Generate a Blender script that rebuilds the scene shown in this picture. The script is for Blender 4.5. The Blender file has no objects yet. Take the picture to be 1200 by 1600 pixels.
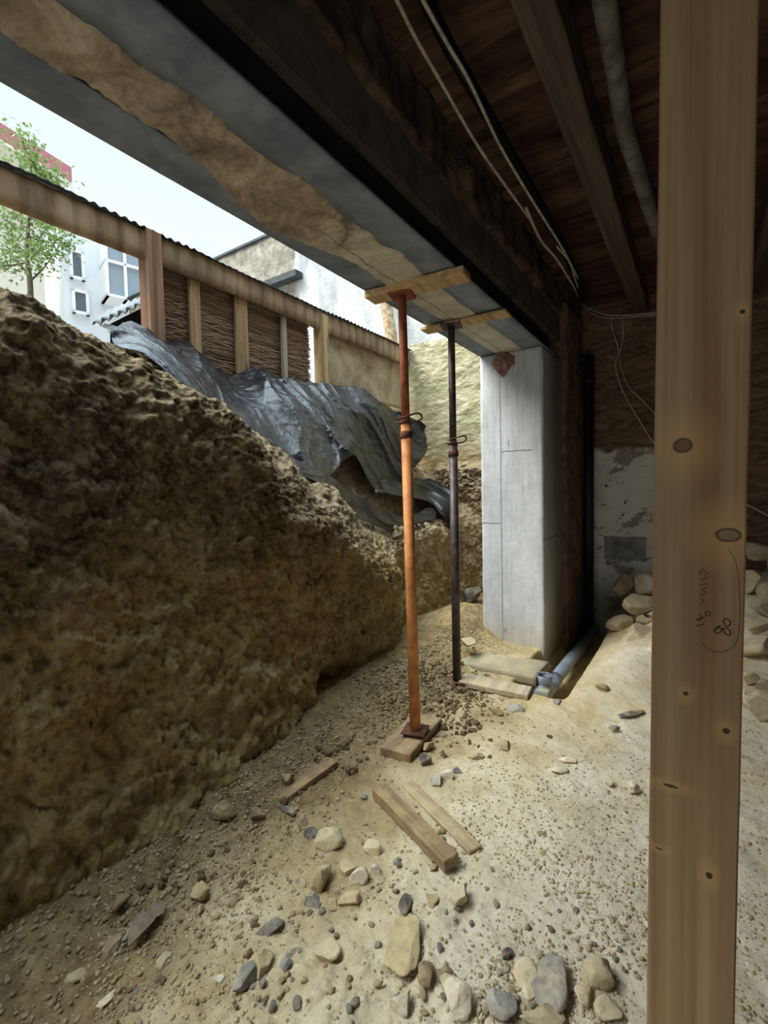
import bpy, bmesh, math, random
import numpy as np
from mathutils import Vector, Matrix, Euler

# ------------------------------------------------------------------ camera
F = 740.0
YAW, PITCH, ROLL = math.radians(33.7), math.radians(2.7), math.radians(1.3)
CAM = np.array([0.0, 0.0, 1.5])
_R0 = np.array([math.cos(YAW), math.sin(YAW), 0.0])
_H0 = np.array([-math.sin(YAW), math.cos(YAW), 0.0])
_FW = _H0 * math.cos(PITCH) + np.array([0, 0, -math.sin(PITCH)])
_U0 = np.cross(_R0, _FW)
_RC = _R0 * math.cos(ROLL) - _U0 * math.sin(ROLL)
_UC = _U0 * math.cos(ROLL) + _R0 * math.sin(ROLL)

sc = bpy.context.scene
cd = bpy.data.cameras.new('camera')
cam = bpy.data.objects.new('camera', cd)
sc.collection.objects.link(cam)
cam.matrix_world = Matrix(((_RC[0], _UC[0], -_FW[0], CAM[0]), (_RC[1], _UC[1], -_FW[1], CAM[1]),
                           (_RC[2], _UC[2], -_FW[2], CAM[2]), (0, 0, 0, 1)))
cd.sensor_fit = 'HORIZONTAL'
cd.sensor_width = 24.0
cd.lens = 24.0 * F / 1200.0
cd.clip_start = 0.02
cd.clip_end = 200
sc.camera = cam

# ------------------------------------------------------------------ sky and light
SKY_LOW, SKY_TOP = 1.12, 8.0
SUN_E = 5.8
EXPOSURE = 0.0
w = bpy.data.worlds.new('sky'); sc.world = w; w.use_nodes = True
nt = w.node_tree; nt.nodes.clear()
wo = nt.nodes.new('ShaderNodeOutputWorld'); bg = nt.nodes.new('ShaderNodeBackground')
tc = nt.nodes.new('ShaderNodeTexCoord'); sx = nt.nodes.new('ShaderNodeSeparateXYZ')
nt.links.new(tc.outputs['Generated'], sx.inputs[0])
mr = nt.nodes.new('ShaderNodeMapRange'); mr.interpolation_type = 'SMOOTHSTEP'
mr.inputs['From Min'].default_value = 0.62; mr.inputs['From Max'].default_value = 0.98
mr.inputs['To Min'].default_value = SKY_LOW; mr.inputs['To Max'].default_value = SKY_TOP
nt.links.new(sx.outputs['Z'], mr.inputs['Value'])
rp = nt.nodes.new('ShaderNodeValToRGB')
rp.color_ramp.elements[0].position = 0.15; rp.color_ramp.elements[0].color = (0.93, 0.975, 1.0, 1)
rp.color_ramp.elements[1].position = 0.75; rp.color_ramp.elements[1].color = (0.74, 0.90, 1.0, 1)
sn = nt.nodes.new('ShaderNodeTexNoise'); sn.inputs['Scale'].default_value = 2.2; sn.inputs['Detail'].default_value = 3
nt.links.new(tc.outputs['Generated'], sn.inputs['Vector'])
ad = nt.nodes.new('ShaderNodeMath'); ad.operation = 'MULTIPLY_ADD'; ad.inputs[1].default_value = 0.35
nt.links.new(sn.outputs['Fac'], ad.inputs[0]); nt.links.new(sx.outputs['Z'], ad.inputs[2])
sb = nt.nodes.new('ShaderNodeMath'); sb.operation = 'SUBTRACT'; sb.inputs[1].default_value = 0.17
nt.links.new(ad.outputs[0], sb.inputs[0]); nt.links.new(sb.outputs[0], rp.inputs['Fac'])
nt.links.new(rp.outputs['Color'], bg.inputs['Color']); nt.links.new(mr.outputs['Result'], bg.inputs['Strength'])
nt.links.new(bg.outputs[0], wo.inputs['Surface'])

sd = bpy.data.lights.new('hazy_sun', 'SUN'); sd.energy = SUN_E; sd.angle = math.radians(38); sd.color = (1.0, 0.97, 0.9)
so = bpy.data.objects.new('hazy_sun', sd); sc.collection.objects.link(so)
_d = Vector((0.44, 0.42, -0.78))          # direction the light travels
so.rotation_euler = _d.to_track_quat('-Z', 'Y').to_euler()
sc.view_settings.view_transform = 'Standard'; sc.view_settings.look = 'None'
sc.view_settings.exposure = EXPOSURE; sc.view_settings.gamma = 1.0; sc.view_settings.use_curve_mapping = False

# ------------------------------------------------------------------ helpers
COL = sc.collection
rnd = random.Random(7)

def P(px, py, x=None, y=None, z=None, Z=None):
    """world point seen at photo pixel (px,py) on the plane x=, y=, z= or at depth Z"""
    d = _FW + _RC * ((px - 600) / F) + _UC * ((800 - py) / F)
    if x is not None: t = (x - CAM[0]) / d[0]
    elif y is not None: t = (y - CAM[1]) / d[1]
    elif z is not None: t = (z - CAM[2]) / d[2]
    else: t = Z
    return CAM + d * t

def h32(ix, iy, iz, seed):
    n = (ix.astype(np.int64) * 374761393 + iy.astype(np.int64) * 668265263 + iz.astype(np.int64) * 2147483647 + seed * 1274126177) & 0xffffffff
    n = ((n ^ (n >> 13)) * 1274126177) & 0xffffffff
    n = ((n ^ (n >> 16)) * 2246822519) & 0xffffffff
    return ((n ^ (n >> 15)) & 0xffffff) / float(0xffffff)

def vnoise(p, seed=0):
    i = np.floor(p).astype(np.int64); f = p - i; f = f * f * f * (f * (f * 6 - 15) + 10)
    x, y, z = i[..., 0], i[..., 1], i[..., 2]; fx, fy, fz = f[..., 0], f[..., 1], f[..., 2]
    def L(a, b, t): return a + (b - a) * t
    c = [[[h32(x + a, y + b, z + c_, seed) for c_ in (0, 1)] for b in (0, 1)] for a in (0, 1)]
    return 2 * L(L(L(c[0][0][0], c[1][0][0], fx), L(c[0][1][0], c[1][1][0], fx), fy),
                 L(L(c[0][0][1], c[1][0][1], fx), L(c[0][1][1], c[1][1][1], fx), fy), fz) - 1

def fbm(p, scale, octaves=5, gain=0.5, seed=0, ridged=False):
    p = np.asarray(p, float) * scale; a = 1.0; s = 0; tot = 0
    for k in range(octaves):
        v = vnoise(p + 17.3 * k, seed + k)
        if ridged: v = 1 - 2 * np.abs(v)
        s = s + a * v; tot += a; a *= gain; p = p * 2.03
    return s / tot

def worley(p, scale, seed=0):
    p = np.asarray(p, float) * scale; i = np.floor(p).astype(np.int64)
    best = np.full(p.shape[:-1], 9.0); cid = np.zeros(p.shape[:-1])
    for a in (-1, 0, 1):
        for b in (-1, 0, 1):
            for c in (-1, 0, 1):
                x, y, z = i[..., 0] + a, i[..., 1] + b, i[..., 2] + c
                r0 = h32(x, y, z, seed)
                d = (x + r0 - p[..., 0]) ** 2 + (y + h32(x, y, z, seed + 1) - p[..., 1]) ** 2 + (z + h32(x, y, z, seed + 2) - p[..., 2]) ** 2
                m = d < best; best = np.where(m, d, best); cid = np.where(m, r0, cid)
    return np.sqrt(best), cid

def tag(o, label=None, cat=None, group=None, kind=None):
    if label: o['label'] = label
    if cat: o['category'] = cat
    if group: o['group'] = group
    if kind: o['kind'] = kind
    return o

def empty(name, loc, label, cat, group=None):
    o = bpy.data.objects.new(name, None); COL.objects.link(o); o.location = Vector(loc)
    o.empty_display_size = 0.1
    return tag(o, label, cat, group)

def link(name, me, m=None, parent=None, loc=None):
    o = bpy.data.objects.new(name, me); COL.objects.link(o)
    if m is not None and not me.materials: me.materials.append(m)
    if parent is not None:
        o.parent = parent
        if loc is None: o.location = -Vector(parent.location)      # vertices are written in world space
        else: o.location = Vector(loc)
    elif loc is not None: o.location = Vector(loc)
    return o

def mesh_from(name, V, Fc, smooth=False):
    me = bpy.data.meshes.new(name); V = np.asarray(V, np.float32).reshape(-1, 3); Fc = np.asarray(Fc, np.int32)
    n = Fc.shape[1]
    me.vertices.add(len(V)); me.vertices.foreach_set('co', V.ravel())
    me.loops.add(Fc.size); me.loops.foreach_set('vertex_index', Fc.ravel())
    me.polygons.add(len(Fc)); me.polygons.foreach_set('loop_start', np.arange(0, Fc.size, n, dtype=np.int32))
    me.polygons.foreach_set('loop_total', np.full(len(Fc), n, np.int32))
    if smooth: me.polygons.foreach_set('use_smooth', np.ones(len(Fc), bool))
    me.update(calc_edges=True); me.validate()
    return me

def grid_faces(ny, nx, off=0, mask=None):
    i = np.arange(ny * nx).reshape(ny, nx) + off
    f = np.stack([i[:-1, :-1], i[:-1, 1:], i[1:, 1:], i[1:, :-1]], -1)
    if mask is not None: f = f[mask]
    return f.reshape(-1, 4)

def grid_normals(G):
    du = np.gradient(G, axis=1); dv = np.gradient(G, axis=0)
    n = np.cross(du, dv); return n / (np.linalg.norm(n, axis=-1, keepdims=True) + 1e-9)

def box_bm(bm, x0, x1, y0, y1, z0, z1, bevel=0.0):
    r = bmesh.ops.create_cube(bm, size=1.0)
    for v in r['verts']:
        v.co = Vector(((x0 + x1) / 2 + v.co.x * (x1 - x0), (y0 + y1) / 2 + v.co.y * (y1 - y0), (z0 + z1) / 2 + v.co.z * (z1 - z0)))
    if bevel:
        es = {e for v in r['verts'] for e in v.link_edges}
        bmesh.ops.bevel(bm, geom=list(es), offset=bevel, segments=2, affect='EDGES')

def bm_mesh(name, bm, smooth=False):
    me = bpy.data.meshes.new(name); bm.to_mesh(me); bm.free()
    if smooth:
        for p_ in me.polygons: p_.use_smooth = True
    return me

def box(name, m, x0, x1, y0, y1, z0, z1, parent=None, bevel=0.0):
    bm = bmesh.new(); box_bm(bm, x0, x1, y0, y1, z0, z1, bevel)
    return link(name, bm_mesh(name, bm), m, parent)

def rough_box(name, m, x0, x1, y0, y1, z0, z1, step, amp, scale, parent=None, seed=0, oct_=5, chips=0.0, bev=0.0):
    """a box made of dense displaced grid faces"""
    bm = bmesh.new(); box_bm(bm, x0, x1, y0, y1, z0, z1)
    def cuts(a): return max(1, int(round(a / step)))
    V = []; Fc = []; off = 0
    ax = ((x0, x1), (y0, y1), (z0, z1)); bm.free()
    for a in range(3):
        b, c = (a + 1) % 3, (a + 2) % 3
        for side in (0, 1):
            nb, nc = cuts(abs(ax[b][1] - ax[b][0])) + 1, cuts(abs(ax[c][1] - ax[c][0])) + 1
            G = np.zeros((nc, nb, 3)); G[..., a] = ax[a][side]
            G[..., b] = np.linspace(*ax[b], nb)[None, :]; G[..., c] = np.linspace(*ax[c], nc)[:, None]
            f = grid_faces(nc, nb, off)
            if side == 0: f = f[:, ::-1]
            V.append(G.reshape(-1, 3)); Fc.append(f); off += G.shape[0] * G.shape[1]
    V = np.concatenate(V); Fc = np.concatenate(Fc)
    cen = np.array([(x0 + x1) / 2, (y0 + y1) / 2, (z0 + z1) / 2])
    hs = np.array([(x1 - x0) / 2, (y1 - y0) / 2, (z1 - z0) / 2])
    D = np.stack([fbm(V, scale, oct_, 0.55, seed), fbm(V, scale, oct_, 0.55, seed + 31), fbm(V, scale, oct_, 0.55, seed + 57)], -1)
    if bev or chips:
        rel = (hs - np.abs(V - cen)); srt = np.sort(rel, -1); edge = srt[..., 1]
        k = np.clip(1 - edge / (bev + chips * (0.5 + fbm(V, scale * 3, 3, .5, seed + 9))[...] + 1e-6), 0, 1)
        dirn = (cen - V) / hs; dirn[np.abs(dirn) < .97] *= 0.3
        V = V + np.sign(dirn) * (np.abs(dirn) > .5) * (k * (bev + chips * 0.5))[:, None] * 0.5
    V = V + D * amp
    # weld
    me = mesh_from(name, V, Fc, True)
    bm = bmesh.new(); bm.from_mesh(me); bmesh.ops.remove_doubles(bm, verts=bm.verts, dist=1e-4); bm.to_mesh(me); bm.free()
    for p_ in me.polygons: p_.use_smooth = True
    return link(name, me, m, parent)

def tube_arrays(pts, rad, n=10, cap=True):
    pts = [Vector(p_) for p_ in pts]; V = []; Fc = []
    up = Vector((0, 0, 1))
    t0 = (pts[1] - pts[0]).normalized()
    if abs(t0.dot(up)) > .95: up = Vector((1, 0, 0))
    u = t0.cross(up).normalized()
    for i, p_ in enumerate(pts):
        t = (pts[min(i + 1, len(pts) - 1)] - pts[max(i - 1, 0)]).normalized()
        u = (u - t * u.dot(t)).normalized(); v = t.cross(u)
        r = rad[i] if hasattr(rad, '__len__') else rad
        for k in range(n):
            a = 2 * math.pi * k / n; V.append(p_ + u * (math.cos(a) * r) + v * (math.sin(a) * r))
    for i in range(len(pts) - 1):
        for k in range(n):
            Fc.append((i * n + k, i * n + (k + 1) % n, (i + 1) * n + (k + 1) % n, (i + 1) * n + k))
    return V, Fc

def tube(name, m, pts, rad, n=12, parent=None, cap=True, smooth=True):
    V, Fc = tube_arrays(pts, rad, n)
    if cap:
        Fc = list(Fc); Fc.append(tuple(reversed(range(n)))); Fc.append(tuple(range(len(V) - n, len(V))))
    me = bpy.data.meshes.new(name); me.from_pydata([tuple(v) for v in V], [], Fc); me.update()
    for p_ in me.polygons: p_.use_smooth = smooth and len(p_.vertices) == 4
    return link(name, me, m, parent)

def smooth_path(ctrl, n=8):
    c = [np.array(p_, float) for p_ in ctrl]; c = [2 * c[0] - c[1]] + c + [2 * c[-1] - c[-2]]; out = []
    for i in range(1, len(c) - 2):
        for k in range(n):
            t = k / n; a, b, d, e = c[i - 1], c[i], c[i + 1], c[i + 2]
            out.append(0.5 * ((2 * b) + (-a + d) * t + (2 * a - 5 * b + 4 * d - e) * t * t + (-a + 3 * b - 3 * d + e) * t ** 3))
    out.append(c[-2]); return out

def lin(c):
    if isinstance(c, str):
        c = tuple(int(c[i:i + 2], 16) / 255 for i in (0, 2, 4))
    return tuple((v / 12.92 if v <= 0.04045 else ((v + 0.055) / 1.055) ** 2.4) for v in c) + (1,)

# ---- node helpers
class M:
    def __init__(s, name, rough=0.8, metal=0.0, spec=0.3):
        s.m = bpy.data.materials.new(name); s.m.use_nodes = True; s.t = s.m.node_tree
        s.b = s.t.nodes['Principled BSDF']; s.b.inputs['Roughness'].default_value = rough
        s.b.inputs['Metallic'].default_value = metal; s.b.inputs['Specular IOR Level'].default_value = spec
        s.co = s.t.nodes.new('ShaderNodeTexCoord').outputs['Object']; s.h = None
    def new(s, t): return s.t.nodes.new('ShaderNode' + t)
    def set(s, sock, v):
        if isinstance(v, bpy.types.NodeSocket): s.t.links.new(v, sock)
        elif isinstance(v, str): sock.default_value = lin(v)
        else: sock.default_value = v
    def mapv(s, scale=(1, 1, 1), loc=(0, 0, 0), rot=(0, 0, 0), src=None):
        n = s.new('Mapping'); s.set(n.inputs[0], src or s.co); n.inputs['Scale'].default_value = scale
        n.inputs['Location'].default_value = loc; n.inputs['Rotation'].default_value = rot; return n.outputs[0]
    def noise(s, scale, detail=6, rough=0.6, vec=None, dist=0.0, color=False):
        n = s.new('TexNoise'); s.set(n.inputs['Vector'], vec or s.co); n.inputs['Scale'].default_value = scale
        n.inputs['Detail'].default_value = detail; n.inputs['Roughness'].default_value = rough; n.inputs['Distortion'].default_value = dist
        return n.outputs['Color' if color else 'Fac']
    def voro(s, scale, out='Distance', feature='F1', vec=None, rnd_=1.0):
        n = s.new('TexVoronoi'); n.feature = feature; s.set(n.inputs['Vector'], vec or s.co); n.inputs['Scale'].default_value = scale
        n.inputs['Randomness'].default_value = rnd_; return n.outputs[out]
    def ramp(s, fac, stops, interp='LINEAR'):
        n = s.new('ValToRGB'); r = n.color_ramp; r.interpolation = interp
        while len(r.elements) < len(stops): r.elements.new(0.5)
        for e, (p_, c) in zip(r.elements, stops):
            e.position = p_; e.color = lin(c) if isinstance(c, str) else ((c, c, c, 1) if isinstance(c, (int, float)) else tuple(c) + (1,))
        s.set(n.inputs[0], fac); return n.outputs[0]
    def mix(s, fac, a, b, mode='MIX'):
        n = s.new('Mix'); n.data_type = 'RGBA'; n.blend_type = mode; s.set(n.inputs[0], fac); s.set(n.inputs[6], a); s.set(n.inputs[7], b); return n.outputs[2]
    def math(s, op, a, b=0.0, c=0.0, clamp=False):
        n = s.new('Math'); n.operation = op; n.use_clamp = clamp; s.set(n.inputs[0], a); s.set(n.inputs[1], b)
        if len(n.inputs) > 2: s.set(n.inputs[2], c)
        return n.outputs[0]
    def xyz(s, src=None):
        n = s.new('SeparateXYZ'); s.set(n.inputs[0], src or s.co); return n.outputs
    def rng(s, v, a, b, c=0.0, d=1.0):
        n = s.new('MapRange'); s.set(n.inputs[0], v); n.inputs[1].default_value = a; n.inputs[2].default_value = b
        n.inputs[3].default_value = c; n.inputs[4].default_value = d; return n.outputs[0]
    def bump(s, h, strength=0.5, dist=0.01):
        n = s.new('Bump'); n.inputs['Strength'].default_value = strength; n.inputs['Distance'].default_value = dist
        s.set(n.inputs['Height'], h)
        if s.h is not None: s.set(n.inputs['Normal'], s.h)
        s.h = n.outputs[0]; s.set(s.b.inputs['Normal'], s.h)
    def color(s, c): s.set(s.b.inputs['Base Color'], c); return s
    def rough(s, c): s.set(s.b.inputs['Roughness'], c); return s

def ellipse_mask(s, c, ax, cx, cz, rx, rz, soft=0.25):
    """1 inside an ellipse on the object-space axes ax"""
    a = s.math('DIVIDE', s.math('SUBTRACT', c[ax[0]], cx), rx); b = s.math('DIVIDE', s.math('SUBTRACT', c[ax[1]], cz), rz)
    r = s.math('SQRT', s.math('ADD', s.math('MULTIPLY', a, a), s.math('MULTIPLY', b, b)))
    return r, s.rng(r, 1.0 - soft, 1.0 + soft, 1.0, 0.0)

# ------------------------------------------------------------------ materials
def m_earth():
    s = M('cut_earth', 0.95, spec=0.15); z = s.xyz()
    big = s.noise(1.1, 4, .6, dist=.6); mid = s.noise(5, 8, .65, dist=.4); fine = s.noise(34, 6, .7)
    sub = s.ramp(mid, [(.28, '6f5a37'), (.42, 'a88f5a'), (.55, 'c6ae74'), (.72, 'dbc896')])
    sub = s.mix(s.rng(s.noise(2.2, 5, .6, vec=s.mapv(loc=(4, 1, 2))), .55, .75, 0, .7), sub, 'bd8a4e')
    top = s.ramp(mid, [(.30, '2e2319'), (.44, '5b4938'), (.56, '84705a'), (.72, 'bfab8a')])
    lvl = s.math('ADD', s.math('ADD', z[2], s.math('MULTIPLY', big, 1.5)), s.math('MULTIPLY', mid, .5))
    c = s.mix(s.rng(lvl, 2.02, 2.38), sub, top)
    # pale dried topsoil, plus crest light painted in where it faces up
    dry_lit = s.ramp(mid, [(.3, '8c7960'), (.6, 'c3ae8c'), (.8, 'd9c8a8')])
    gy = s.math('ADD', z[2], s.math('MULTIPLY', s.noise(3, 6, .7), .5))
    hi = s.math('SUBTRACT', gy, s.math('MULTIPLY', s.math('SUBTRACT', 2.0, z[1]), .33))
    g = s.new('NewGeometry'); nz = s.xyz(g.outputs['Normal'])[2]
    c = s.mix(s.math('MULTIPLY', s.rng(hi, 1.5, 1.95), s.rng(nz, .0, .55)), c, dry_lit)
    # embedded pale stones and dark clods
    v = s.voro(9, 'Color', vec=s.mapv((1, 1, 1.2))); vd = s.voro(9, 'Distance', vec=s.mapv((1, 1, 1.2)))
    vm = s.math('MULTIPLY', s.rng(s.xyz(v)[0], .80, .84), s.rng(s.math('ADD', vd, s.math('MULTIPLY', mid, .5)), .68, .55))
    c = s.mix(s.math('MULTIPLY', vm, .55), c, 'b59e75')
    dk = s.rng(s.noise(3.4, 7, .7, dist=1.0, vec=s.mapv(loc=(9, 2, 5))), .6, .70)
    c = s.mix(s.math('MULTIPLY', dk, .65), c, '3a2c1f')
    v3 = s.voro(26, 'Color'); c = s.mix(s.rng(s.xyz(v3)[0], .72, .80, 0, .32), c, 'c9b68c'); c = s.mix(s.rng(s.xyz(v3)[1], .72, .84, 0, .28), c, '4f3e28')
    c = s.mix(s.rng(fine, .5, .7, 0, .6), c, 'bca87e'); c = s.mix(s.rng(fine, .48, .34, 0, .5), c, '4a3a26')
    s.color(c)
    s.bump(s.noise(9, 10, .75), 1.0, .05); s.bump(s.noise(40, 8, .78), .8, .014)
    return s.m

def m_floor():
    s = M('sandy_floor', 0.95, spec=0.15); x = s.xyz()
    mid = s.noise(3.2, 8, .62, dist=.3); fine = s.noise(60, 6, .7); sp = s.noise(150, 3, .6)
    sand = s.ramp(mid, [(.3, 'b5a379'), (.5, 'cab992'), (.7, 'dacba8')])
    pale = s.ramp(mid, [(.3, 'c6bca0'), (.5, 'd8d0b8'), (.72, 'e6e0cc')])
    soil = s.ramp(s.noise(9, 8, .7), [(.3, '5f4f38'), (.5, '8a7552'), (.7, 'a8946c')])
    wob = s.math('MULTIPLY', s.math('SUBTRACT', s.noise(1.6, 5, .6), .5), 1.4)
    xx = s.math('ADD', x[0], wob)
    k = s.rng(s.math('ADD', xx, s.math('MULTIPLY', s.math('SUBTRACT', 2.0, x[1]), .12)), -1.15, -.45)
    c = s.mix(k, sand, pale)
    c = s.mix(s.rng(xx, -.95, -1.65), c, soil)
    # ochre patch towards the trench
    oc = s.math('MULTIPLY', s.rng(s.noise(2.3, 5, .6, vec=s.mapv(loc=(3, 3, 0))), .48, .62), s.rng(x[1], 2.2, 3.2))
    c = s.mix(s.math('MULTIPLY', oc, .4), c, 'c4a566')
    c = s.mix(s.rng(s.noise(14, 6, .7, vec=s.mapv(loc=(7, 0, 0))), .58, .7, 0, .45), c, '9c8e70')
    c = s.mix(s.rng(fine, .55, .72, 0, .5), c, '7f7152'); c = s.mix(s.rng(sp, .64, .7, 0, .75), c, '5d5546')
    c = s.mix(s.rng(s.noise(90, 3, .6, vec=s.mapv(loc=(1, 5, 0))), .64, .72, 0, .7), c, 'f0ead8')
    s.color(c)
    s.bump(s.noise(12, 8, .7), .55, .03); s.bump(s.noise(70, 8, .75), .7, .008)
    return s.m

def m_rock(name, a, b, c_, spots='8c8778', sc_=7):
    s = M(name, .9, spec=.25)
    oi = s.new('ObjectInfo'); v = s.new('VectorMath'); v.operation = 'ADD'; s.set(v.inputs[0], s.co)
    cmb = s.new('CombineXYZ'); s.set(cmb.inputs[0], s.math('MULTIPLY', oi.outputs['Random'], 31.0)); s.set(v.inputs[1], cmb.outputs[0])
    vec = v.outputs[0]
    n = s.noise(sc_, 8, .68, vec=vec, dist=.5)
    col = s.ramp(n, [(.3, a), (.5, b), (.7, c_)])
    col = s.mix(s.rng(s.noise(sc_ * 2.2, 6, .7, vec=vec), .46, .62, 0, .55), col, 'c4b58f')
    col = s.mix(s.rng(s.noise(sc_ * 5, 6, .7, vec=vec), .56, .68, 0, .6), col, spots)
    hsv = s.new('HueSaturation'); s.set(hsv.inputs['Color'], col); s.set(hsv.inputs['Value'], s.rng(oi.outputs['Random'], 0, 1, .82, 1.12))
    s.color(hsv.outputs[0]); s.bump(s.noise(sc_ * 2, 9, .7, vec=vec), .6, .02); s.bump(s.noise(sc_ * 14, 5, .7, vec=vec), .5, .004)
    return s.m

def m_wood(name, a, b, c_, axis=2, scale=1.0, dirt=None, rough=.75, stain=None):
    s = M(name, rough, spec=.25)
    st = [26 * scale] * 3; st[axis] = .9 * scale
    v = s.mapv(tuple(st)); n = s.noise(1.0, 7, .62, vec=v, dist=.6)
    st2 = [140 * scale] * 3; st2[axis] = 3 * scale
    f = s.noise(1.0, 4, .6, vec=s.mapv(tuple(st2)))
    col = s.ramp(n, [(.3, a), (.5, b), (.7, c_)])
    col = s.mix(s.rng(f, .5, .75, 0, .4), col, a)
    if dirt: col = s.mix(s.rng(s.noise(9, 7, .7), .48, .66, 0, .85), col, dirt)
    if stain: col = s.mix(s.rng(s.noise(4, 5, .7, vec=s.mapv((2.5, 2.5, .6))), .52, .66, 0, .8), col, stain)
    s.color(col); s.bump(f, .35, .003); s.bump(n, .3, .004)
    return s.m

def m_concrete():
    s = M('board_marked_concrete', .85, spec=.3); x = s.xyz()
    n = s.noise(3, 8, .65, vec=s.mapv((1, 1, .35))); f = s.noise(40, 6, .7)
    c = s.ramp(n, [(.3, 'adb1b3'), (.5, 'c6cacc'), (.68, 'dadddf')])
    c = s.mix(s.rng(s.noise(30, 4, .6, vec=s.mapv((1, 1, .06))), .5, .75, 0, .45), c, '85888a')
    c = s.mix(s.rng(f, .62, .72, 0, .6), c, '6f706e')
    c = s.mix(s.rng(s.noise(12, 7, .7, vec=s.mapv((1, 1, .4), loc=(5, 5, 2))), .64, .68, 0, .7), c, '77716a')
    # board joints of the formwork
    for cx in (-1.545,):
        l = s.math('ABSOLUTE', s.math('SUBTRACT', x[0], s.math('ADD', cx, s.math('MULTIPLY', s.math('SUBTRACT', s.noise(6, 3), .5), .01))))
        c = s.mix(s.rng(l, .002, .006, .75, 0), c, '4b4a48')
    def hl(zc, x0, x1):
        l = s.math('ABSOLUTE', s.math('SUBTRACT', x[2], s.math('ADD', zc, s.math('MULTIPLY', s.math('SUBTRACT', s.noise(5, 3), .5), .03))))
        return s.math('MULTIPLY', s.rng(l, .002, .007, .8, 0), s.math('MULTIPLY', s.rng(x[0], x0, x0 + .01), s.rng(x[0], x1, x1 - .01)))
    c = s.mix(hl(1.83, -1.545, -1.25), c, '505050'); c = s.mix(hl(1.16, -1.8, -1.545), c, '454545'); c = s.mix(hl(1.02, -1.17, -1.0), c, '3a3835')
    c = s.mix(s.rng(x[2], .32, .0, 0, .55), c, 'a8966a')
    # browner on the inner side, towards the old wall
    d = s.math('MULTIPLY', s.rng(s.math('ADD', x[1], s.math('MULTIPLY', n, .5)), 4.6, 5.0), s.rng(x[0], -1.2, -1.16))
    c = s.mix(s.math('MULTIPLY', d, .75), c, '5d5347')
    s.color(c); s.bump(s.noise(22, 8, .7), .35, .01); s.bump(f, .3, .003)
    return s.m

def m_backwall():
    s = M('old_plastered_stone', .95, spec=.15); x = s.xyz()
    lay = s.noise(6, 8, .7, vec=s.mapv((1, 1, 3.2)), dist=.8)
    c = s.ramp(lay, [(.3, '453629'), (.48, '786250'), (.62, '947a62'), (.78, 'a89074')])
    n = s.noise(7, 7, .65)
    white = s.ramp(s.noise(3, 6, .6), [(.3, 'd2d4d0'), (.6, 'eeeee8')])
    white = s.mix(s.rng(s.noise(2.6, 7, .65, vec=s.mapv((1, 1, 1.6), loc=(2, 0, .35))), .53, .58, 0, .85), white, '8f8678')
    holes = s.rng(s.noise(13, 5, .7, vec=s.mapv((1, 1, 1), loc=(0, 0, 2.2)), dist=.4), .63, .65, 0, .95)
    white = s.mix(holes, white, '2a241f')
    edge = s.math('ADD', x[2], s.math('MULTIPLY', s.math('SUBTRACT', n, .5), .22))
    wm = s.math('MULTIPLY', s.rng(edge, 1.90, 1.86), s.rng(s.math('ADD', x[0], s.math('MULTIPLY', n, .2)), .22, .18))
    c = s.mix(wm, c, white)
    # squared grey cement patch
    a = s.math('ABSOLUTE', s.math('ADD', s.math('SUBTRACT', x[0], PATCH[0]), s.math('MULTIPLY', s.math('SUBTRACT', n, .5), .04)))
    b = s.math('ABSOLUTE', s.math('ADD', s.math('SUBTRACT', x[2], PATCH[1]), s.math('MULTIPLY', s.math('SUBTRACT', n, .5), .05)))
    pm = s.math('MULTIPLY', s.rng(a, .215, .205), s.rng(b, .14, .13))
    c = s.mix(pm, c, s.ramp(s.noise(9, 7, .7), [(.3, '6f6e69'), (.6, 'a3a299')]))
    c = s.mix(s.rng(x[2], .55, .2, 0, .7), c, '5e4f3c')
    s.color(c); s.bump(s.noise(14, 9, .75, vec=s.mapv((1, 1, 2))), .6, .03)
    return s.m

PATCH = P(976, 857, y=5.8)[[0, 2]]
MT = {}
MT['earth'] = m_earth(); MT['floor'] = m_floor()
MT['concrete'] = m_concrete(); MT['backwall'] = m_backwall()
MT['rock_cream'] = m_rock('cream_limestone', 'a8997a', 'cdbf9e', 'e6dcc2')
MT['rock_white'] = m_rock('whitish_limestone', 'b9ad94', 'd9d0ba', 'efe8d6')
MT['rock_tan'] = m_rock('tan_stone', '94835f', 'b3a27a', 'cbbd98')
MT['rock_grey'] = m_rock('blue_grey_stone', '6c6b66', '8e8c85', 'b3b0a6', '595853')
MT['rock_dark'] = m_rock('dark_slate', '403e3b', '5e5b56', '807b72', '938c80')
MT['rock_brown'] = m_rock('brown_stone', '6a583f', '8b775a', 'a89577')
MT['grit'] = m_rock('sandy_grit', '93825e', 'b5a47c', 'd3c7a6')
MT['clod'] = m_rock('soil_clod', '4f402b', '6c5a3f', '8a7756', '3d3224')
MT['post'] = None

def plain(name, c, rough=.7, metal=0, var=.0, sc_=8, c2=None, spec=.3, bmp=0):
    s = M(name, rough, metal, spec)
    if c2: s.color(s.mix(s.rng(s.noise(sc_, 7, .68), .4, .62), c, c2))
    else: s.color(c)
    if bmp: s.bump(s.noise(sc_ * 3, 7, .7), .5, bmp)
    return s.m

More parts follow.
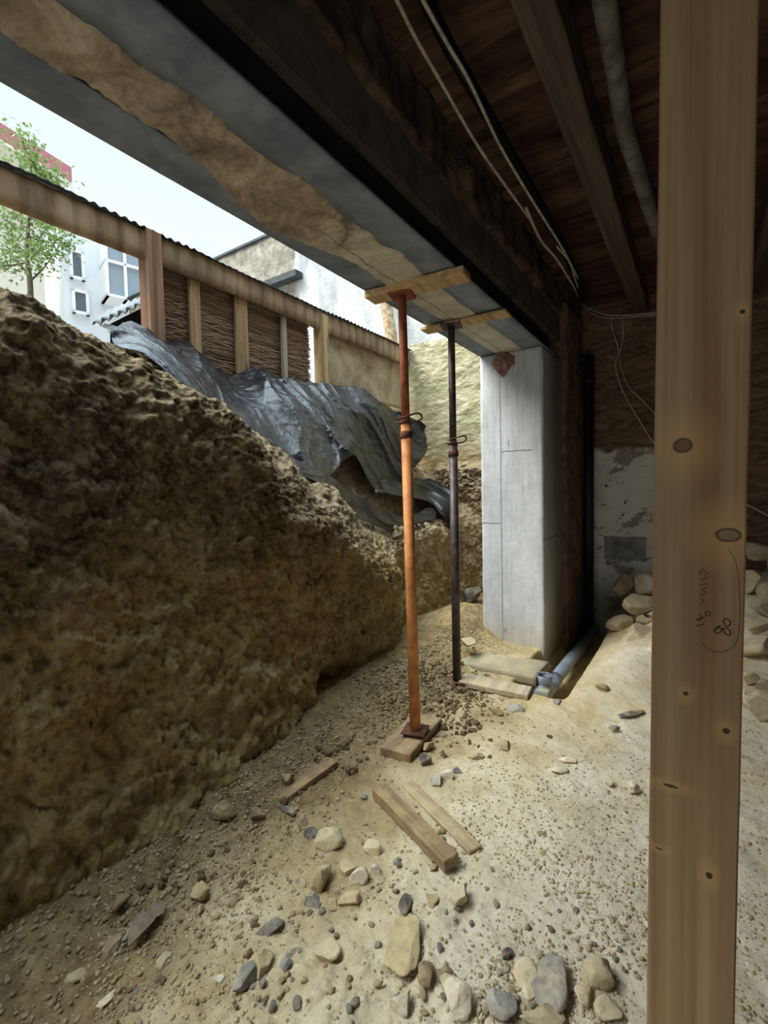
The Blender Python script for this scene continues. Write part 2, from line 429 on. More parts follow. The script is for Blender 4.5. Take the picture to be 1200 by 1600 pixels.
def m_post():
    s = M('planed_pine', .6, spec=.3); x = s.xyz()
    v = s.new('VectorMath'); v.operation = 'ADD'; s.set(v.inputs[0], s.mapv((34, 6, .55)))
    # grain lines bulge around the knots
    g = s.noise(1.0, 5, .5, vec=s.mapv((30, 6, .5)), dist=1.2)
    f = s.noise(1.0, 4, .6, vec=s.mapv((210, 40, 3)))
    w_ = s.new('TexWave'); w_.wave_type = 'BANDS'; w_.bands_direction = 'X'
    w_.inputs['Scale'].default_value = 21; w_.inputs['Distortion'].default_value = 2.2; w_.inputs['Detail'].default_value = 2; w_.inputs['Detail Scale'].default_value = .5
    s.set(w_.inputs['Vector'], s.mapv((1, .2, .09)))
    c = s.ramp(g, [(.3, '7f664a'), (.5, '937858'), (.7, 'a38868')])
    c = s.mix(s.math('MULTIPLY', w_.outputs['Fac'], .22), c, '7d6142')
    c = s.mix(s.rng(f, .5, .78, 0, .3), c, '7d6040')
    # long heartwood streak
    hx = s.math('ADD', x[0], s.math('MULTIPLY', s.math('SUBTRACT', s.noise(1.6, 3, .5, vec=s.mapv((.2, .2, 1))), .5), .05))
    r, k = ellipse_mask(s, (hx, x[1], x[2]), (0, 2), .012, 1.45, .022, .5, .5)
    c = s.mix(s.math('MULTIPLY', k, .55), c, '7a522c')
    def knot(px, py, rx, rz, ring):
        nonlocal c
        q = P(px, py, y=POST_Y); wob = s.math('MULTIPLY', s.math('SUBTRACT', s.noise(60, 3), .5), .004)
        cc = (s.math('ADD', x[0], wob), x[1], s.math('ADD', x[2], wob))
        r, k = ellipse_mask(s, cc, (0, 2), q[0], q[2], rx * 2.6, rz * 4, .6)
        c = s.mix(s.math('MULTIPLY', k, .35), c, 'c9a56a')
        r, k = ellipse_mask(s, cc, (0, 2), q[0], q[2], rx, rz, .12)
        c = s.mix(k, c, '3a2a1c')
        r, k = ellipse_mask(s, cc, (0, 2), q[0], q[2], rx * .78, rz * .78, .15)
        c = s.mix(k, c, ring)
    knot(1067, 696, .0155, .0135, '6d5336'); knot(1138, 836, .019, .0125, '7c6850')
    knot(1071, 1084, .0045, .004, '3a2a1c'); knot(1135, 1142, .0055, .005, '3a2a1c'); knot(1108, 1368, .0055, .006, '3a2a1c')
    knot(1160, 487, .004, .004, '3a2a1c'); knot(1048, 1228, .013, .0028, '4a3826'); knot(1030, 1326, .007, .002, '4a3826')
    s.color(c); s.bump(f, .15, .001)
    return s.m
POST_Y = 1.02
MT['post'] = m_post()
MT['board_new'] = m_wood('fresh_sawn_board', 'a98658', 'c9a97a', 'dcc298', 0)
MT['board_grey'] = m_wood('weathered_board', '8d7f6b', 'a99b84', 'c0b49c', 0, dirt='b9a678')
MT['board_brown'] = m_wood('dusty_brown_board', '6f5a42', '8d765a', 'a8906e', 1, dirt='b49c6e')
MT['board_pale'] = m_wood('pale_dusty_board', '8d7a5e', 'ad9a78', 'c4b491', 1, dirt='c4b48c')
MT['board_dark'] = m_wood('dark_joist_wood', '3f352e', '5a4d43', '6f6257', 1)
MT['fence_wood'] = m_wood('weathered_fence_timber', '7e6a50', 'b3996f', 'd0b98c', 2, scale=.5, stain='5e4a36')
MT['fence_red'] = m_wood('reddish_fence_post', '6b5140', '8f6e56', 'a8896c', 2, scale=.5)
MT['fence_grey'] = m_wood('greyed_batten', '84796a', 'a59b8a', 'bdb5a4', 2, scale=.6)
MT['cane'] = m_wood('brushwood_cane', '5a4536', '937c67', 'b9a48c', 1, scale=.8)
MT['prop_orange'] = plain('orange_prop_paint', 'c8864c', .6, 0, c2='a3673a', sc_=14, bmp=.002)
MT['prop_red'] = plain('rusty_red_prop_paint', 'a85f42', .65, 0, c2='7d4732', sc_=18, bmp=.002)
MT['prop_grey'] = plain('dull_dark_steel', '5a5250', .5, .4, c2='3c3331', sc_=16, bmp=.002)
MT['rust'] = plain('rusted_steel', '6e4632', .8, .2, c2='3f2b22', sc_=20, bmp=.003)
MT['steel_paint'] = plain('blue_grey_painted_steel', '949ba8', .55, 0, c2='727a88', sc_=5, bmp=.004)
MT['mortar'] = None
def m_mortar():
    s = M('broken_mortar', .92, spec=.15); x = s.xyz(); n = s.noise(6, 9, .7, dist=.6)
    near = s.ramp(n, [(.28, '6e665d'), (.43, '9f8f7e'), (.55, 'bda993'), (.7, 'd6c8b3')])
    far = s.ramp(s.noise(5, 6, .6), [(.3, 'bdb5a3'), (.55, 'd8d1bd'), (.75, 'e6e0d0')])
    l = s.math('ABSOLUTE', s.math('SUBTRACT', x[0], s.math('ADD', -1.505, s.math('MULTIPLY', s.math('SUBTRACT', s.noise(4, 3), .5), .02))))
    far = s.mix(s.rng(l, .002, .005, .8, 0), far, '55503f')
    k = s.rng(s.math('ADD', x[1], s.math('MULTIPLY', s.math('SUBTRACT', n, .5), 1.2)), 1.7, 2.0)
    c = s.mix(k, near, far); c = s.mix(s.rng(s.noise(40, 5, .7), .6, .7, 0, .5), c, '5a5348')
    s.color(c); s.bump(s.noise(24, 8, .7), .6, .012); return s.m
MT['mortar'] = m_mortar()
MT['rubble_wall'] = None
def m_rub(name, a, b, c_, d):
    s = M(name, .95, spec=.12); n = s.noise(5, 9, .7, dist=.7); c = s.ramp(n, [(.3, a), (.5, b), (.68, c_), (.8, d)])
    s.color(c); s.bump(s.noise(18, 9, .75), .8, .03); return s.m
MT['rubble_wall'] = m_rub('sooty_rubble_masonry', '2a2420', '5e5146', '857160', 'a5886e')
MT['soot_plaster'] = m_rub('sooty_plaster', '4a433d', '675c52', '7a6e60', '8c7e6b')
MT['old_brick'] = m_rub('old_red_brown_masonry', '4a3d37', '7c695c', '91705f', 'a89782')
MT['web'] = plain('shade_black', '202026', .8, .1, c2='322f2e', sc_=6)  # near black stands in for shade between the beam flanges and behind panels
MT['moss_wall'] = None
def m_moss():
    s = M('lichened_render', .95, spec=.12); x = s.xyz()
    n = s.noise(3, 8, .65, vec=s.mapv((1, 1, 1.4)), dist=.4); st = s.noise(9, 7, .7, vec=s.mapv((1, 1, 2.4)), dist=.5)
    c = s.ramp(st, [(.25, '8f8a66'), (.45, 'c2bc98'), (.62, 'd6d1b4'), (.8, 'e2dfca')])
    c = s.mix(s.rng(n, .5, .66, 0, .7), c, '9aa06c')
    c = s.mix(s.rng(s.math('ADD', x[2], s.math('MULTIPLY', n, .8)), 2.7, 2.2), c, s.ramp(st, [(.3, '7c6647'), (.6, 'b09a70'), (.8, 'c8b48c')]))
    s.color(c); s.bump(st, .8, .04); s.bump(s.noise(40, 6, .7), .5, .01); return s.m
MT['moss_wall'] = m_moss()
def m_gable():
    s = M('grey_streaked_render', .9, spec=.15); x = s.xyz()
    st = s.noise(2.0, 7, .6, vec=s.mapv((1, 1, .3)), dist=.5)
    sm = s.ramp(st, [(.3, '9aa0a2'), (.48, 'c3c8ca'), (.62, 'e0e4e6'), (.8, 'f0f2f3')])
    r = s.noise(4, 9, .7, dist=.4)
    ro = s.ramp(r, [(.3, '6a665e'), (.5, '9b968a'), (.68, 'c3bdad')])
    k = s.rng(s.math('ADD', x[0], s.math('MULTIPLY', s.math('SUBTRACT', s.noise(2, 4), .5), .3)), -6.85, -6.75)
    c = s.mix(k, ro, sm); s.color(c); s.bump(s.noise(12, 8, .7), .6, .05); return s.m
MT['gable'] = m_gable()
MT['panel'] = None
def m_panel():
    s = M('stained_render_panel', .85, spec=.2); n = s.noise(2.2, 8, .68, vec=s.mapv((1, 1, 1)), dist=.6)
    c = s.ramp(n, [(.3, '6b5c48'), (.48, '9e8d72'), (.62, 'b8a98c'), (.8, 'cabfa6')])
    s.color(c); s.bump(s.noise(30, 7, .7), .4, .006); return s.m
MT['panel'] = m_panel()
MT['white_wall'] = plain('white_house_render', 'e6ecef', .8, c2='dde4e8', sc_=.7)
MT['cream_wall'] = plain('cream_house_render', 'e9e6d6', .8, c2='dfdcca', sc_=.7)
MT['pink'] = plain('pink_fascia_paint', 'b8707c', .7, c2='ab6470', sc_=.8)
MT['white_frame'] = plain('white_window_frame', 'f2f4f5', .5)
MT['glass'] = plain('grey_window_glass', '8f9da6', .12, 0, spec=.6)
MT['glass_dark'] = plain('dark_window_glass', '5a646b', .12, 0, spec=.6)
MT['sheet'] = plain('grey_corrugated_sheet', '7f8486', .7, 0, c2='5c6062', sc_=6)
MT['sheet_dark'] = plain('dark_corrugated_sheet', '4a5054', .6, .2, c2='33383b', sc_=6)
MT['pvc'] = plain('grey_pvc', '7e8794', .35, 0, c2='6b717b', sc_=9, spec=.5)
MT['pvc_dark'] = plain('dark_soil_pipe', '1c1f26', .5, 0, c2='14161b', sc_=9)
MT['conduit'] = plain('dull_grey_pipe', '86837f', .6, .1, c2='5a5652', sc_=7)
MT['cable_black'] = plain('black_cable', '0d0d0f', .5)
MT['cable_white'] = plain('dusty_white_cable', 'cbc6b8', .6, c2='a09a8b', sc_=20)
MT['foam'] = plain('pinkish_brown_rag', 'a3867a', .95, c2='6f4f47', sc_=16, bmp=.01)
MT['bark'] = plain('grey_brown_bark', '6b6456', .9, c2='4a4438', sc_=12, bmp=.01)
MT['root'] = plain('dark_root', '2a2018', .95, c2='3b2d20', sc_=20)
MT['pencil'] = plain('pencil_mark', '35302c', .8)
MT['block'] = plain('greenish_grey_block', 'a3a795', .9, c2='7f8473', sc_=12, bmp=.005)
MT['dust'] = plain('pale_rubble_sand', 'cdbf9f', .95, c2='b09a6c', sc_=9, bmp=.012)
MT['shard'] = plain('pinkish_grey_bark', 'b3a48e', .8, c2='948673', sc_=14)
MT['slab'] = plain('dusty_slab', 'a89b7c', .95, c2='8c8470', sc_=7, bmp=.006)
MT['trunk_pole'] = plain('tan_segmented_trunk', 'c9b596', .9, c2='8f795c', sc_=14, bmp=.01)

def m_leaf():
    s = M('green_leaf', .5, spec=.3); oi = s.noise(9, 3, .5); s.color(s.ramp(oi, [(.3, '4c6436'), (.5, '647d46'), (.7, '80965a')]))
    s.b.inputs['Subsurface Weight'].default_value = 0.0
    tr = s.new('BsdfTranslucent'); s.set(tr.inputs[0], s.ramp(oi, [(.3, '6c8a44'), (.7, '9cb46c')])); mx = s.new('MixShader'); mx.inputs[0].default_value = .25
    out = [n for n in s.t.nodes if n.type == 'OUTPUT_MATERIAL'][0]
    s.t.links.new(s.b.outputs[0], mx.inputs[1]); s.t.links.new(tr.outputs[0], mx.inputs[2]); s.t.links.new(mx.outputs[0], out.inputs[0]); return s.m
MT['leaf'] = m_leaf()
def m_tarp():
    s = M('black_polythene', .3, spec=.4); n = s.noise(5, 6, .6)
    s.color(s.mix(s.rng(n, .5, .7, 0, .5), '090b0f', '191c21'))
    s.rough(s.rng(s.noise(12, 5, .6), .3, .7, .20, .36))
    s.bump(s.noise(7, 4, .55, dist=2.0, vec=s.mapv((1, 1.6, 1))), .35, .02); s.bump(s.noise(28, 3, .6, dist=1.5), .2, .005); return s.m
MT['tarp'] = m_tarp()
def m_ceiling():
    s = M('dark_ceiling_boards', .9, spec=.1); x = s.xyz()
    st = s.noise(1.0, 7, .65, vec=s.mapv((1.6, 9, 1)), dist=.5)
    c = s.ramp(st, [(.3, '241a15'), (.5, '543f34'), (.66, '735a49'), (.82, '8d7561')])
    c = s.mix(s.rng(s.noise(2.5, 6, .65), .5, .7, 0, .7), c, '44322a')
    s.color(c); s.bump(s.noise(1.0, 6, .7, vec=s.mapv((4, 22, 1))), .7, .03); return s.m
MT['ceiling'] = m_ceiling()

# ------------------------------------------------------------------ floor
def sstep(a, b, x):
    t = np.clip((x - a) / (b - a), 0, 1); return t * t * (3 - 2 * t)
def bump2(x, y, cx, cy, rx, ry, h):
    return h * np.exp(-(((x - cx) / rx) ** 2 + ((y - cy) / ry) ** 2))
def floor_h(x, y):
    x = np.asarray(x, float); y = np.asarray(y, float)
    h = 0.16 * sstep(-1.45, -2.15, x) * (1 - .4 * sstep(3.5, 5, y))
    h = h + bump2(x, y, -2.0, 4.45, .35, .45, .20) + bump2(x, y, -1.35, 4.05, .25, .22, .05)
    h = h + bump2(x, y, -1.75, 2.95, .22, .33, .09) + bump2(x, y, -1.33, 2.9, .2, .22, .035)
    h = h + .30 * sstep(3.55, 5.6, y) * sstep(-.80, -.25, x) + bump2(x, y, -.45, 4.1, .25, .5, .06)
    h = h + .04 * sstep(3.25, 3.5, y) * sstep(-.9, -.6, x)
    tr = sstep(-1.20, -1.12, x) * sstep(-.74, -.84, x) * sstep(3.36, 3.5, y)
    h = h - tr * (.22 + .3 * sstep(3.5, 5.6, y) * sstep(-.9, -.7, x))
    h = h - bump2(x, y, -1.33, 2.72, .07, .07, .03)
    return h
def floor_hn(x, y):
    x = np.asarray(x, float); y = np.asarray(y, float)
    p = np.stack([x, y, np.zeros_like(x)], -1)
    n = .018 * fbm(p, 2.2, 3, .5, 3) + .012 * fbm(p, 9, 4, .6, 5)
    loose = .35 + 1.1 * sstep(-1.1, -1.9, x) + .9 * np.exp(-(((x + 1.6) / .45) ** 2 + ((y - 3.1) / .6) ** 2)) + .9 * np.exp(-(((x + .9) / .8) ** 2 + ((y - 1.0) / .55) ** 2))
    wd, cid = worley(p, 16, 4); n = n + loose * .017 * (cid - .35) * np.clip(1 - wd * 1.2, 0, 1)
    wd, cid = worley(p, 42, 14); n = n + (.3 + loose) * .007 * (cid - .3) * np.clip(1 - wd, 0, 1)
    return floor_h(x, y) + n + loose * .006 * fbm(p, 38, 3, .6, 8)
xs = np.concatenate([np.linspace(-3.2, .75, 560), np.linspace(.78, 3.2, 60)])
ys = np.concatenate([np.linspace(-3.2, .25, 50), np.linspace(.27, 3.6, 560), np.linspace(3.612, 6.6, 250)])
XX, YY = np.meshgrid(xs, ys)
G = np.stack([XX, YY, floor_hn(XX, YY)], -1)
fl = link('floor', mesh_from('floor', G, grid_faces(*XX.shape), True), MT['floor']); tag(fl, kind='structure')
def fz(x, y): return float(floor_h(np.array(x), np.array(y)))
def on_floor(px, py, it=4):
    z = 0.0
    for _ in range(it):
        q = P(px, py, z=z); z = fz(q[0], q[1])
    return q

# ------------------------------------------------------------------ earth bank
# profile at each station y: (x,z) from pit floor over the crest to the fence and beyond
ST = [
 (-3.6, [(-1.75, -.1), (-1.95, .5), (-2.05, 1.2), (-2.10, 1.9), (-2.25, 2.32), (-2.55, 2.45), (-3.2, 2.6), (-3.9, 2.66), (-6.5, 2.7)]),
 (0.2,  [(-1.75, -.1), (-1.95, .5), (-2.05, 1.2), (-2.10, 1.9), (-2.25, 2.28), (-2.55, 2.42), (-3.2, 2.6), (-3.9, 2.66), (-6.5, 2.7)]),
 (0.85, [(-1.76, -.1), (-1.97, .5), (-2.08, 1.2), (-2.14, 1.85), (-2.28, 2.24), (-2.5, 2.36), (-3.1, 2.50), (-3.9, 2.66), (-6.5, 2.7)]),
 (1.25, [(-1.82, -.1), (-2.00, .5), (-2.12, 1.1), (-2.16, 1.7), (-2.32, 2.12), (-2.5, 2.24), (-3.1, 2.46), (-3.9, 2.66), (-6.5, 2.7)]),
 (1.85, [(-1.92, -.1), (-2.02, .5), (-2.10, 1.0), (-2.12, 1.6), (-2.24, 1.90), (-2.42, 1.96), (-3.0, 2.26), (-3.9, 2.64), (-6.5, 2.7)]),
 (2.15, [(-1.96, -.1), (-2.04, .45), (-2.12, .9), (-2.14, 1.35), (-2.26, 1.62), (-2.45, 1.78), (-3.0, 2.15), (-3.9, 2.64), (-6.5, 2.7)]),
 (2.60, [(-2.00, -.1), (-2.08, .4), (-2.10, .75), (-2.12, 1.1), (-2.24, 1.38), (-2.48, 1.62), (-3.0, 2.0), (-3.9, 2.62), (-6.5, 2.7)]),
 (3.05, [(-2.10, -.1), (-2.12, .3), (-2.12, .6), (-2.12, .85), (-2.24, 1.06), (-2.50, 1.42), (-3.05, 1.75), (-3.9, 2.62), (-6.5, 2.7)]),
 (3.55, [(-2.22, -.1), (-2.20, .25), (-2.18, .5), (-2.18, .68), (-2.30, .86), (-2.58, 1.16), (-3.1, 1.45), (-3.85, 2.6), (-6.5, 2.7)]),
 (3.95, [(-2.42, -.1), (-2.46, .3), (-2.50, .6), (-2.54, .85), (-2.62, 1.02), (-2.75, 1.12), (-3.1, 1.3), (-3.8, 2.6), (-6.5, 2.7)]),
 (4.9,  [(-2.52, -.1), (-2.52, .3), (-2.55, .6), (-2.58, .85), (-2.64, 1.02), (-2.75, 1.10), (-3.1, 1.20), (-3.75, 2.3), (-6.5, 2.5)]),
 (5.5,  [(-2.50, -.1), (-2.52, .3), (-2.56, .6), (-2.60, .85), (-2.66, 1.02), (-2.78, 1.1), (-3.1, 1.22), (-3.75, 1.9), (-6.5, 2.4)]),
 (6.3,  [(-2.30, -.1), (-2.35, .4), (-2.42, .8), (-2.52, 1.05), (-2.66, 1.15), (-2.8, 1.25), (-3.1, 1.35), (-3.75, 1.9), (-6.5, 2.4)]),
 (6.9,  [(-2.30, -.1), (-2.35, .4), (-2.42, .8), (-2.52, 1.05), (-2.66, 1.15), (-2.8, 1.25), (-3.1, 1.35), (-3.75, 1.9), (-6.5, 2.4)]),
]
def interp_rows(yv):
    yk = np.array([s_[0] for s_ in ST]); A = np.array([s_[1] for s_ in ST])      # n,9,2
    out = np.zeros((len(yv), A.shape[1], 2))
    for j in range(A.shape[1]):
        for k in range(2): out[:, j, k] = np.interp(yv, yk, A[:, j, k])
    # light smoothing along y
    ker = np.array([1, 2, 3, 2, 1.]); ker /= ker.sum()
    for _ in range(3):
        pad = np.concatenate([out[:1]] * 2 + [out] + [out[-1:]] * 2)
        out = sum(ker[i] * pad[i:i + len(out)] for i in range(5))
    return out
def resample(ctrl, n_per):
    """ctrl: rows, k, d ; catmull-rom across k with n_per samples per span"""
    rows = []; K = ctrl.shape[1]
    ext = np.concatenate([2 * ctrl[:, :1] - ctrl[:, 1:2], ctrl, 2 * ctrl[:, -1:] - ctrl[:, -2:-1]], 1)
    for i in range(K - 1):
        a, b, c, d = ext[:, i], ext[:, i + 1], ext[:, i + 2], ext[:, i + 3]
        for k in range(n_per[i]):
            t = k / n_per[i]
            rows.append(0.5 * ((2 * b) + (-a + c) * t + (2 * a - 5 * b + 4 * c - d) * t * t + (-a + 3 * b - 3 * c + d) * t ** 3))
    rows.append(ctrl[:, -1]); return np.stack(rows, 1)
yv = np.concatenate([np.linspace(-3.6, .3, 70), np.linspace(.31, 3.7, 430), np.linspace(3.71, 6.9, 240)])
prof = resample(interp_rows(yv), [50, 60, 60, 45, 35, 50, 60, 12])
G = np.zeros(prof.shape[:2] + (3,)); G[..., 0] = prof[..., 0]; G[..., 2] = prof[..., 1]; G[..., 1] = yv[:, None]
def crumble(G, amp=1.0, seed=0):
    N = grid_normals(G)
    if N[N.shape[0] // 2, N.shape[1] // 3].dot(np.array([1, 0, 0])) < 0: N = -N
    d = .075 * fbm(G, 1.6, 3, .5, 40 + seed) + .05 * fbm(G, 4.5, 4, .6, 50 + seed) + .016 * fbm(G * np.array([1, 1, 1.4]), 11, 5, .62, 60 + seed, ridged=True) + .014 * fbm(G, 16, 4, .6, 66 + seed)
    w1, c1 = worley(G + .03 * fbm(G, 8, 2, .5, 3)[..., None], 9, 70 + seed); d = d + .035 * (c1 - .5) * np.clip(1.1 - w1, 0, 1)
    w2, c2 = worley(G, 24, 80 + seed); d = d + .020 * (c2 - .4) * np.clip(1.1 - w2, 0, 1)
    d = d + .008 * fbm(G, 45, 3, .6, 90 + seed)
    return G + N * (d * amp)[..., None]
B1 = crumble(G, 1.05)
# undercut hollow at the toe of the bank near the orange prop
q = np.array([-2.12, 2.55, .12]); r = np.linalg.norm((B1 - q) / np.array([.3, .30, .16]), axis=-1)
B1[..., 0] -= .22 * np.exp(-r ** 2)
# end face under the lichened wall
s2 = np.linspace(-3.3, -1.1, 220); z2 = np.linspace(-.15, 2.0, 230)
S2, Z2 = np.meshgrid(s2, z2)
Y2 = 6.28 + .03 * Z2 - .35 * sstep(1.1, .2, Z2) * .6 + .25 * sstep(1.75, 2.0, Z2)
G2 = np.stack([S2, Y2, Z2], -1); N2 = np.zeros_like(G2); N2[..., 1] = -1
d2 = .09 * fbm(G2, 1.8, 3, .5, 11) + .05 * fbm(G2, 6, 4, .6, 12) + .03 * fbm(G2, 14, 4, .6, 13, ridged=True)
w1, c1 = worley(G2, 14, 75); d2 += .03 * (c1 - .5) * np.clip(1.1 - w1, 0, 1)
G2 = G2 + N2 * d2[..., None]
V = np.concatenate([B1.reshape(-1, 3), G2.reshape(-1, 3)])
Fc = np.concatenate([grid_faces(*B1.shape[:2]), grid_faces(*G2.shape[:2], off=B1.shape[0] * B1.shape[1])])
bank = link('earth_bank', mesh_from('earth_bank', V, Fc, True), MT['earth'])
tag(bank, 'tall brown and ochre cut earth bank along the left side of the pit', 'earth bank')

# ------------------------------------------------------------------ building shell
tag(rough_box('wall_left', MT['rubble_wall'], -1.72, -1.13, -3.1, 5.9, 3.17, 3.75, .03, .075, 4, seed=5, oct_=6), kind='structure')
tag(box('trim_1', MT['soot_plaster'], -1.735, -1.165, -3.1, 5.0, 2.93, 3.22), kind='structure')
tag(rough_box('wall_stub', MT['old_brick'], -1.70, -1.10, 4.97, 5.95, -.3, 3.3, .025, .045, 5, seed=9), kind='structure')
bpy.data.objects['wall_stub'].name = 'wall_corner'
tag(box('wall_upper', MT['soot_plaster'], -1.80, -1.2, -3.4, 6.2, 3.62, 6.5), kind='structure')
# back wall
xb = np.linspace(-1.2, 3.1, 420); zb = np.linspace(-.45, 3.65, 400); XB, ZB = np.meshgrid(xb, zb)
GB = np.stack([XB, np.full_like(XB, 5.82), ZB], -1)
up = sstep(1.85, 1.95, ZB); upx = np.clip(up + sstep(.1, .2, XB), 0, 1)
GB[..., 1] -= upx * (.04 + .03 * fbm(GB * np.array([1, 1, 2.6]), 5, 5, .62, 21)) + (1 - upx) * .006 * fbm(GB, 6, 4, .6, 22) + .03 * fbm(GB, 1.2, 2, .5, 23)
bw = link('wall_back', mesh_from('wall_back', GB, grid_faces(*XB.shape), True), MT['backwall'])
tag(bw, kind='structure')
sm = bw.modifiers.new('solid', 'SOLIDIFY'); sm.thickness = .25; sm.offset = -1
tag(box('wall_right', MT['old_brick'], 3.0, 3.3, -3.4, 6.1, -.3, 3.7), kind='structure')
bm = bmesh.new(); box_bm(bm, -1.2, -.9, -3.4, -3.1, -.3, 3.7); box_bm(bm, 1.5, 3.3, -3.4, -3.1, -.3, 3.7); box_bm(bm, -.9, 1.5, -3.4, -3.1, 2.9, 3.7)
tag(link('wall_front_added', bm_mesh('wall_front_added', bm), MT['old_brick']), kind='structure')   # added unseen wall, its wide opening shaped to tune light from behind

# ceiling boards: shallow lapped boards running across
xc = np.linspace(-1.5, 3.2, 200); yc = np.linspace(-3.4, 6.1, 900); XC, YC = np.meshgrid(xc, yc)
pos = (YC + .012 * fbm(np.stack([XC, YC, 0 * XC], -1), 2, 3)) / .115
fr = pos - np.floor(pos)
ZC = 3.47 + .012 * h32(np.floor(pos).astype(int), np.zeros_like(pos).astype(int), np.zeros_like(pos).astype(int), 3) + .02 * (sstep(.06, 0, fr) + sstep(.94, 1, fr)) + .006 * fbm(np.stack([XC, YC, 0 * XC], -1), 5, 4, .6)
ce = link('ceiling', mesh_from('ceiling', np.stack([XC, YC, ZC], -1), grid_faces(*XC.shape)[:, ::-1], True), MT['ceiling']); tag(ce, kind='structure')
sm = ce.modifiers.new('solid', 'SOLIDIFY'); sm.thickness = .06; sm.offset = -1

# joists (run along the building)
def wood_beam(name, m, p0, p1, wdt, hgt, parent=None, amp=.004, step=.05, bev=.004, updir=(0, 0, 1), seed=0, taper0=1.0, world=False):
    p0, p1 = Vector(p0), Vector(p1); L = (p1 - p0).length; n = max(2, int(L / step))
    bm = bmesh.new(); box_bm(bm, -wdt / 2, wdt / 2, -L / 2, L / 2, -hgt / 2, hgt / 2)
    es = [e for e in bm.edges if abs((e.verts[0].co - e.verts[1].co).y) > L * .9]
    bmesh.ops.subdivide_edges(bm, edges=es, cuts=n)
    bmesh.ops.bevel(bm, geom=[e for e in bm.edges if len(e.link_faces) == 2 and e.link_faces[0].normal.dot(e.link_faces[1].normal) < .5], offset=bev, segments=1, affect='EDGES')
    y = (p1 - p0).normalized(); z = Vector(updir); z = (z - y * z.dot(y)).normalized(); x = y.cross(z)
    R = Matrix((x, y, z)).transposed(); c = (p0 + p1) / 2
    co = np.array([v.co[:] for v in bm.verts])
    t_ = np.clip(.5 - co[:, 1] / L, 0, 1); co[:, 0] *= 1 + (taper0 - 1) * t_
    nz = np.stack([fbm(co + seed * 3.1, 6, 3, .6, 5), fbm(co + seed, 6, 3, .6, 6) * .3, fbm(co + seed, 6, 3, .6, 7)], -1) * amp
    co = co + nz
    for v, q_ in zip(bm.verts, co): v.co = Vector(q_)
    o = link(name, bm_mesh(name, bm), m)
    M4 = R.to_4x4(); M4.translation = c
    if parent is not None:
        o.parent = parent; M4 = Matrix.Translation(-Vector(parent.location)) @ M4
    o.matrix_local = M4
    if world:
        o.matrix_local = Matrix.Identity(4); o.data.transform(M4)
    return o
j = wood_beam('ceiling_joist', MT['board_dark'], (-.52, -3.0, 3.36), (-.52, 5.75, 3.36), .14, .19, amp=.008)
tag(j, 'dark timber ceiling joist running beside the bundle of cables', 'joist', 'ceiling joists')
j = wood_beam('ceiling_joist', MT['board_dark'], (.42, -3.0, 3.36), (.42, 5.75, 3.36), .14, .19, amp=.008, seed=3)
tag(j, 'dark timber ceiling joist glimpsed just right of the pine post', 'joist', 'ceiling joists')
# ------------------------------------------------------------------ lintel
lt = empty('concrete_lintel', (-1.45, 1.8, 2.74), 'long grey lintel with broken mortar soffit spanning above the opening', 'lintel')
for xa, xb_, nm in ((-1.745, -1.56, 'flange'), (-1.35, -1.155, 'flange')):
    tag(rough_box(nm, MT['steel_paint'], xa, xb_, -3.1, 4.72, 2.74, 2.757, .06, .0015, 6, parent=lt))
box('web', MT['web'], -1.71, -1.70, -3.1, 4.72, 2.757, 2.93, lt); box('web', MT['web'], -1.225, -1.215, -3.1, 4.72, 2.757, 2.93, lt)
box('core', MT['web'], -1.7, -1.225, -3.1, 4.72, 2.765, 2.93, lt)
# soffit of ragged mortar hanging between the flanges
ym = np.linspace(-3.1, 4.69, 1100); um = np.linspace(-1, 1, 70); YM, UM = np.meshgrid(ym, um, indexing='ij')
p1_ = np.stack([YM * 0, YM, YM * 0], -1)
le = -1.575 + .075 * fbm(p1_, 3.2, 7, .66, 31) + .02 * np.sin(YM * 2.1); le = le - .10 * np.exp(-((YM - 1.5) / .35) ** 2); re_ = -1.335 + .055 * fbm(p1_, 4.0, 7, .66, 33)
far = sstep(2.3, 2.6, YM); le = le * (1 - far) + far * (-1.60 + .01 * fbm(p1_, 4, 3)); re_ = re_ * (1 - far) + far * (-1.335 + .016 * fbm(p1_, 5, 4, .6, 3))
XM = le + (re_ - le) * (UM + 1) / 2
q_ = np.stack([XM, YM, YM * 0], -1); ed = 1 - np.abs(UM) ** 10
ZM = 2.748 - ed * (.016 + (1 - far) * (.030 * (.3 + fbm(q_, 4, 6, .65, 35)) + .010 * fbm(q_, 22, 3, .6, 36)) + far * .003 * fbm(q_, 8, 3))
ZM = np.minimum(ZM, 2.75)
so_ = link('mortar_soffit', mesh_from('mortar_soffit', np.stack([XM, YM, ZM], -1), grid_faces(*YM.shape), True), MT['mortar'], lt)
tag(so_, 'broken pale mortar strip')

# pillar
tag(rough_box('concrete_pillar', MT['concrete'], -1.745, -1.155, 4.3, 5.0, -.25, 2.738, .02, .006, 5, seed=4, chips=.012, bev=.006),
    'rough grey cast concrete pillar carrying the lintel end', 'pillar')
